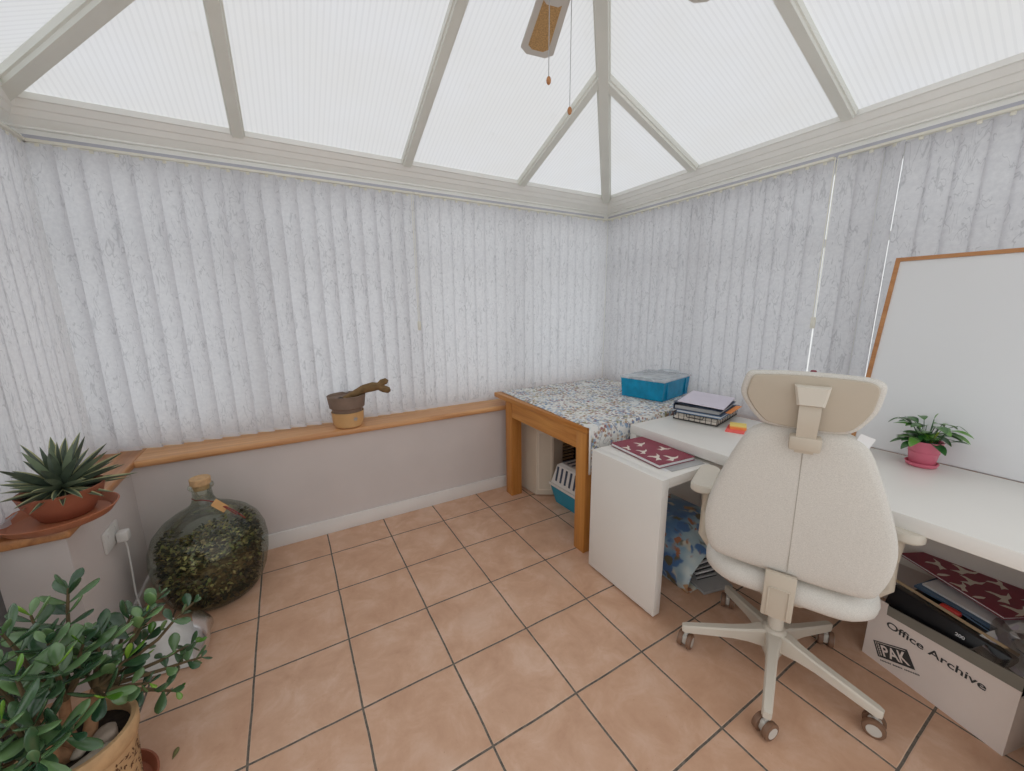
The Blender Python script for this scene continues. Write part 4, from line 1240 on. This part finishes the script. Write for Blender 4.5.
# ------------------------------------------------------------------ jade plant
JX, JY = -.690, -1.268
js = thing('plant_saucer', 'brown terracotta saucer on the floor under the jade plant pot', 'saucer', (JX, JY, 0))
obj('dish', MB().lathe([(.10, 0), (.118, .003), (.130, .028), (.132, .032), (.127, .033), (.114, .010), (.001, .008)], 44), 'terra', js)
jd = thing('jade_plant', 'large bushy jade plant in a textured sandy pot at bottom left', 'plant', (JX, JY, .008))
m = MB(); m.lathe([(.088, .0), (.094, .004), (.106, .19), (.111, .195), (.116, .215), (.117, .243), (.113, .249), (.103, .249), (.100, .240), (.099, .212)], 48)
obj('pot', m, 'potstone', jd)
rnd = random.Random(8)
m = MB()
for k in range(650):
    a = rnd.uniform(0, 2 * PI); z = rnd.uniform(.03, .175); r = .0945 + (z / .19) * .0115 + .0008
    s = rnd.uniform(.004, .009); w = rnd.uniform(.0015, .003); b = rnd.uniform(0, PI)
    t1 = Vector((-math.sin(a), math.cos(a), 0)); t2 = Vector((0, 0, 1)); c = Vector((r * math.cos(a), r * math.sin(a), z))
    u = t1 * math.cos(b) + t2 * math.sin(b); v = -t1 * math.sin(b) + t2 * math.cos(b)
    m.poly([c + u * s, c + v * w, c - u * s, c - v * w])
pt = obj('carved_pattern', m, 'inkbrown', jd, recalc=False)
obj('soil', MB().lathe([(.001, .216), (.099, .214), (.099, .205)], 28), 'soil', jd)
def rockmesh(c, s, seed, flat=.0):
    rr = random.Random(seed); m = MB()
    r = bmesh.ops.create_icosphere(m.bm, subdivisions=3, radius=1)
    ph = [rr.uniform(0, 6) for _ in range(6)]
    for v in r['verts']:
        p = v.co; k = 1 + .12 * math.sin(3 * p.x + ph[0]) + .10 * math.sin(4 * p.y + ph[1]) + .08 * math.sin(5 * p.z + ph[2])
        v.co = Vector((c[0] + p.x * s[0] * k, c[1] + p.y * s[1] * k, c[2] + p.z * s[2] * k))
    return m
r1 = obj('rock', rockmesh((0, 0, 0), (.030, .024, .020), 1), 'rock', None, (JX + .052, JY - .012, .236), .4); tag(r1, 'rounded grey-brown rock on the soil in the jade plant pot', 'rock')
r2 = obj('rock', rockmesh((0, 0, 0), (.045, .022, .012), 2), 'shell', None, (JX + .038, JY - .078, .238), .5); tag(r2, 'long pale flat rock at the front of the jade plant pot', 'rock')
r3 = obj('rock', rockmesh((0, 0, 0), (.016, .014, .012), 3), 'shell', None, (JX + .005, JY - .030, .234), .5); tag(r3, 'small pale stone by the trunk in the jade plant pot', 'rock')
# branches: (tip x, y, z) in world; joined to a few forks
TIPS = [(-.707, -1.10, .600), (-.645, -1.25, .510), (-.545, -1.02, .455), (-.462, -1.04, .400), (-.470, -1.06, .262), (-.455, -1.10, .230), (-.515, -1.16, .190), (-.560, -1.10, .450), (-.605, -1.06, .440),
        (-.765, -1.15, .575), (-.745, -1.30, .630), (-.700, -1.46, .530), (-.650, -1.50, .430), (-.610, -1.30, .370), (-.655, -1.35, .540), (-.632, -1.20, .500), (-.715, -1.36, .555), (-.590, -1.20, .390),
        (-.80, -1.28, .52), (-.84, -1.22, .47), (-.80, -1.40, .46), (-.73, -1.20, .52), (-.60, -1.15, .33), (-.55, -1.22, .30), (-.68, -1.42, .46), (-.76, -1.45, .40), (-.66, -1.15, .46), (-.69, -1.28, .56), (-.78, -1.10, .46), (-.86, -1.34, .40),
        (-.63, -1.42, .40), (-.72, -1.52, .36), (-.67, -1.22, .42), (-.57, -1.08, .36), (-.78, -1.36, .36), (-.70, -1.16, .42)]
FORKS = [(-.700, -1.258, .37), (-.655, -1.225, .35), (-.735, -1.275, .36), (-.715, -1.335, .35)]
br = MB(); tw = MB(); m, lay = tinted(); ym, ylay = tinted()
J0 = Vector((JX, JY, .008))
roots = [(-.700, -1.268, .215), (-.680, -1.262, .215), (-.715, -1.272, .215), (-.705, -1.285, .215)]
for f, r0 in zip(FORKS, roots):
    f = Vector(f); r0 = Vector(r0); mid = (f + r0) / 2 + Vector((rnd.uniform(-.012, .012), rnd.uniform(-.012, .012), 0))
    br.tube([r0 - J0, mid - J0, f - J0], [.017, .014, .010], 10)
def jleaf(m, lay, base, d, L, W, tint, roll):
    """thick obovate leaf"""
    d = d.normalized(); side = d.cross(Vector((0, 0, 1)))
    if side.length < .08: side = Vector((1, 0, 0))
    side.normalize(); nrm = side.cross(d).normalized()
    side, nrm = side * math.cos(roll) + nrm * math.sin(roll), nrm * math.cos(roll) - side * math.sin(roll)
    prof = [(0, .16), (.12, .30), (.3, .62), (.52, .93), (.70, 1.0), (.86, .80), (.96, .42), (1.0, .08)]
    rows = []
    n = 8
    for t, w in prof:
        c = base + d * L * t + nrm * (.10 * L * t * t); ww = W * .5 * w; th = W * .13 * (w * .8 + .2)
        rows.append([c + side * ww * math.cos(2 * PI * k / n) + nrm * th * math.sin(2 * PI * k / n) for k in range(n)])
    vr = [[m.bm.verts.new(p) for p in r] for r in rows]
    for a, b in zip(vr, vr[1:]):
        for k in range(n):
            f = m._f((a[k], a[(k + 1) % n], b[(k + 1) % n], b[k]))
            if f:
                for lp in f.loops: lp[lay] = (tint, tint, tint, 1)
    for f in (m._f(list(reversed(vr[0]))), m._f(vr[-1])):
        if f:
            for lp in f.loops: lp[lay] = (tint, tint, tint, 1)
for ti, tip in enumerate(TIPS):
    tip = Vector(tip)
    f = min((Vector(q) for q in FORKS), key=lambda q: (q - tip).length)
    hd_ = tip - f
    mid = f + hd_ * .5 + Vector((hd_.x * .08, hd_.y * .08, -abs(.05 * hd_.length)))
    tw.tube([f - J0, f + hd_ * .25 + Vector((0, 0, -.005)) - J0, mid - J0, f + hd_ * .8 - J0, tip - J0], [.0075, .006, .005, .004, .003], 7)
    axis = (tip - mid).normalized()
    # opposite pairs, each turned a quarter from the last
    for pr, back in enumerate((0, .018, .040, .068, .100)):
        if back > hd_.length * .75: break
        b = tip - axis * back
        if back > .05: b = f + hd_ * (1 - back / hd_.length)
        s1 = axis.cross(Vector((.3, .2, 1))).normalized(); s2 = axis.cross(s1).normalized()
        ang = (pr % 2) * PI / 2 + ti * .7
        sd = s1 * math.cos(ang) + s2 * math.sin(ang)
        L0 = (.026, .038, .044, .042, .036)[pr]
        for s in (-1, 1):
            if rnd.random() < .06: continue
            dv = sd * s + axis * (1.1, .65, .4, .25, .2)[pr] + Vector((rnd.uniform(-.15, .15), rnd.uniform(-.15, .15), .15))
            big = 1.15 if tip.x > -.585 else 1.75
            L = L0 * rnd.uniform(.9, 1.25) * big
            young = pr == 0 and rnd.random() < .4
            jleaf(ym if young else m, ylay if young else lay, b - J0, dv, L, L * (rnd.uniform(.46, .60) if big < 1.5 else rnd.uniform(.36, .48)), rnd.random(), rnd.uniform(-.5, .5))
obj('trunk', br, 'bark', jd); obj('twigs', tw, 'twig', jd)
obj('foliage', m, 'jade', jd, angle=60); obj('young_leaves', ym, 'jade_young', jd, angle=60)
# fallen leaf
lm, llay = tinted()
jleaf(lm, llay, Vector((0, 0, 0)), Vector((.25, 1, 0)), .034, .015, .3, 0)
fl = obj('fallen_leaf', lm, 'deadgreen', None, (-.541, -1.214, .002), 0, angle=60); tag(fl, 'single fallen dull green leaf on the tiles near the jade plant', 'leaf')

# dark wire crate behind the jade plant
cr = thing('wire_crate', 'dark wire crate on the floor behind the jade plant at left edge', 'crate', (-1.27, -1.24, 0))
m = MB(); CX, CY, CZ = .33, .32, .26
for z in (.006, CZ * .5, CZ): m.tube([(0, 0, z), (CX, 0, z), (CX, CY, z), (0, CY, z), (0, 0, z)], .005, 6)
for k in range(19):
    x = CX * k / 18
    for y in (0, CY): m.tube([(x, y, .006), (x, y, CZ)], .003, 5)
    y2 = CY * k / 18
    for x2 in (0, CX): m.tube([(x2, y2, .006), (x2, y2, CZ)], .003, 5)
    m.tube([(x, 0, .006), (x, CY, .006)], .0025, 5)
obj('wire_frame', m, 'blackwire', cr)

# ------------------------------------------------------------------ light
w = bpy.data.worlds.new('overcast'); scn.world = w; w.use_nodes = True
wn = w.node_tree
bgn = wn.nodes['Background']
tc = wn.nodes.new('ShaderNodeTexCoord'); sep = wn.nodes.new('ShaderNodeSeparateXYZ'); wn.links.new(tc.outputs['Generated'], sep.inputs[0])
rp = wn.nodes.new('ShaderNodeValToRGB'); wn.links.new(sep.outputs['Z'], rp.inputs['Fac'])
rp.color_ramp.elements[0].position = 0; rp.color_ramp.elements[0].color = (.80, .80, .80, 1)
rp.color_ramp.elements[1].position = 1; rp.color_ramp.elements[1].color = (.93, .965, 1.0, 1)
wn.links.new(rp.outputs['Color'], bgn.inputs['Color']); bgn.inputs['Strength'].default_value = 1.2

# ------------------------------------------------------------------ camera
cam = bpy.data.cameras.new('camera'); co = bpy.data.objects.new('camera', cam); COL.objects.link(co); scn.camera = co
FPX = 387.48
cam.sensor_fit = 'HORIZONTAL'; cam.sensor_width = 36; cam.lens = 36 * FPX / 1024; cam.clip_start = .02
yaw, pitch, roll = R_(30.17), R_(11.42), R_(-.54)
fw = Vector((math.sin(yaw) * math.cos(pitch), math.cos(yaw) * math.cos(pitch), -math.sin(pitch)))
rt = Vector((math.cos(yaw), -math.sin(yaw), 0)); upv = rt.cross(fw)
c, s = math.cos(roll), math.sin(roll)
r2_ = rt * c + upv * s; u2_ = -rt * s + upv * c
mx = Matrix((r2_, u2_, -fw)).transposed().to_4x4()
mx.translation = Vector((-.0970, -2.5766, 1.3726))
co.matrix_world = mx

scn.view_settings.view_transform = 'Standard'
scn.view_settings.look = 'None'
scn.view_settings.exposure = 0
scn.cycles.max_bounces = 10; scn.cycles.diffuse_bounces = 6; scn.cycles.transparent_max_bounces = 16; scn.cycles.transmission_bounces = 8
scn.cycles.use_denoising = True
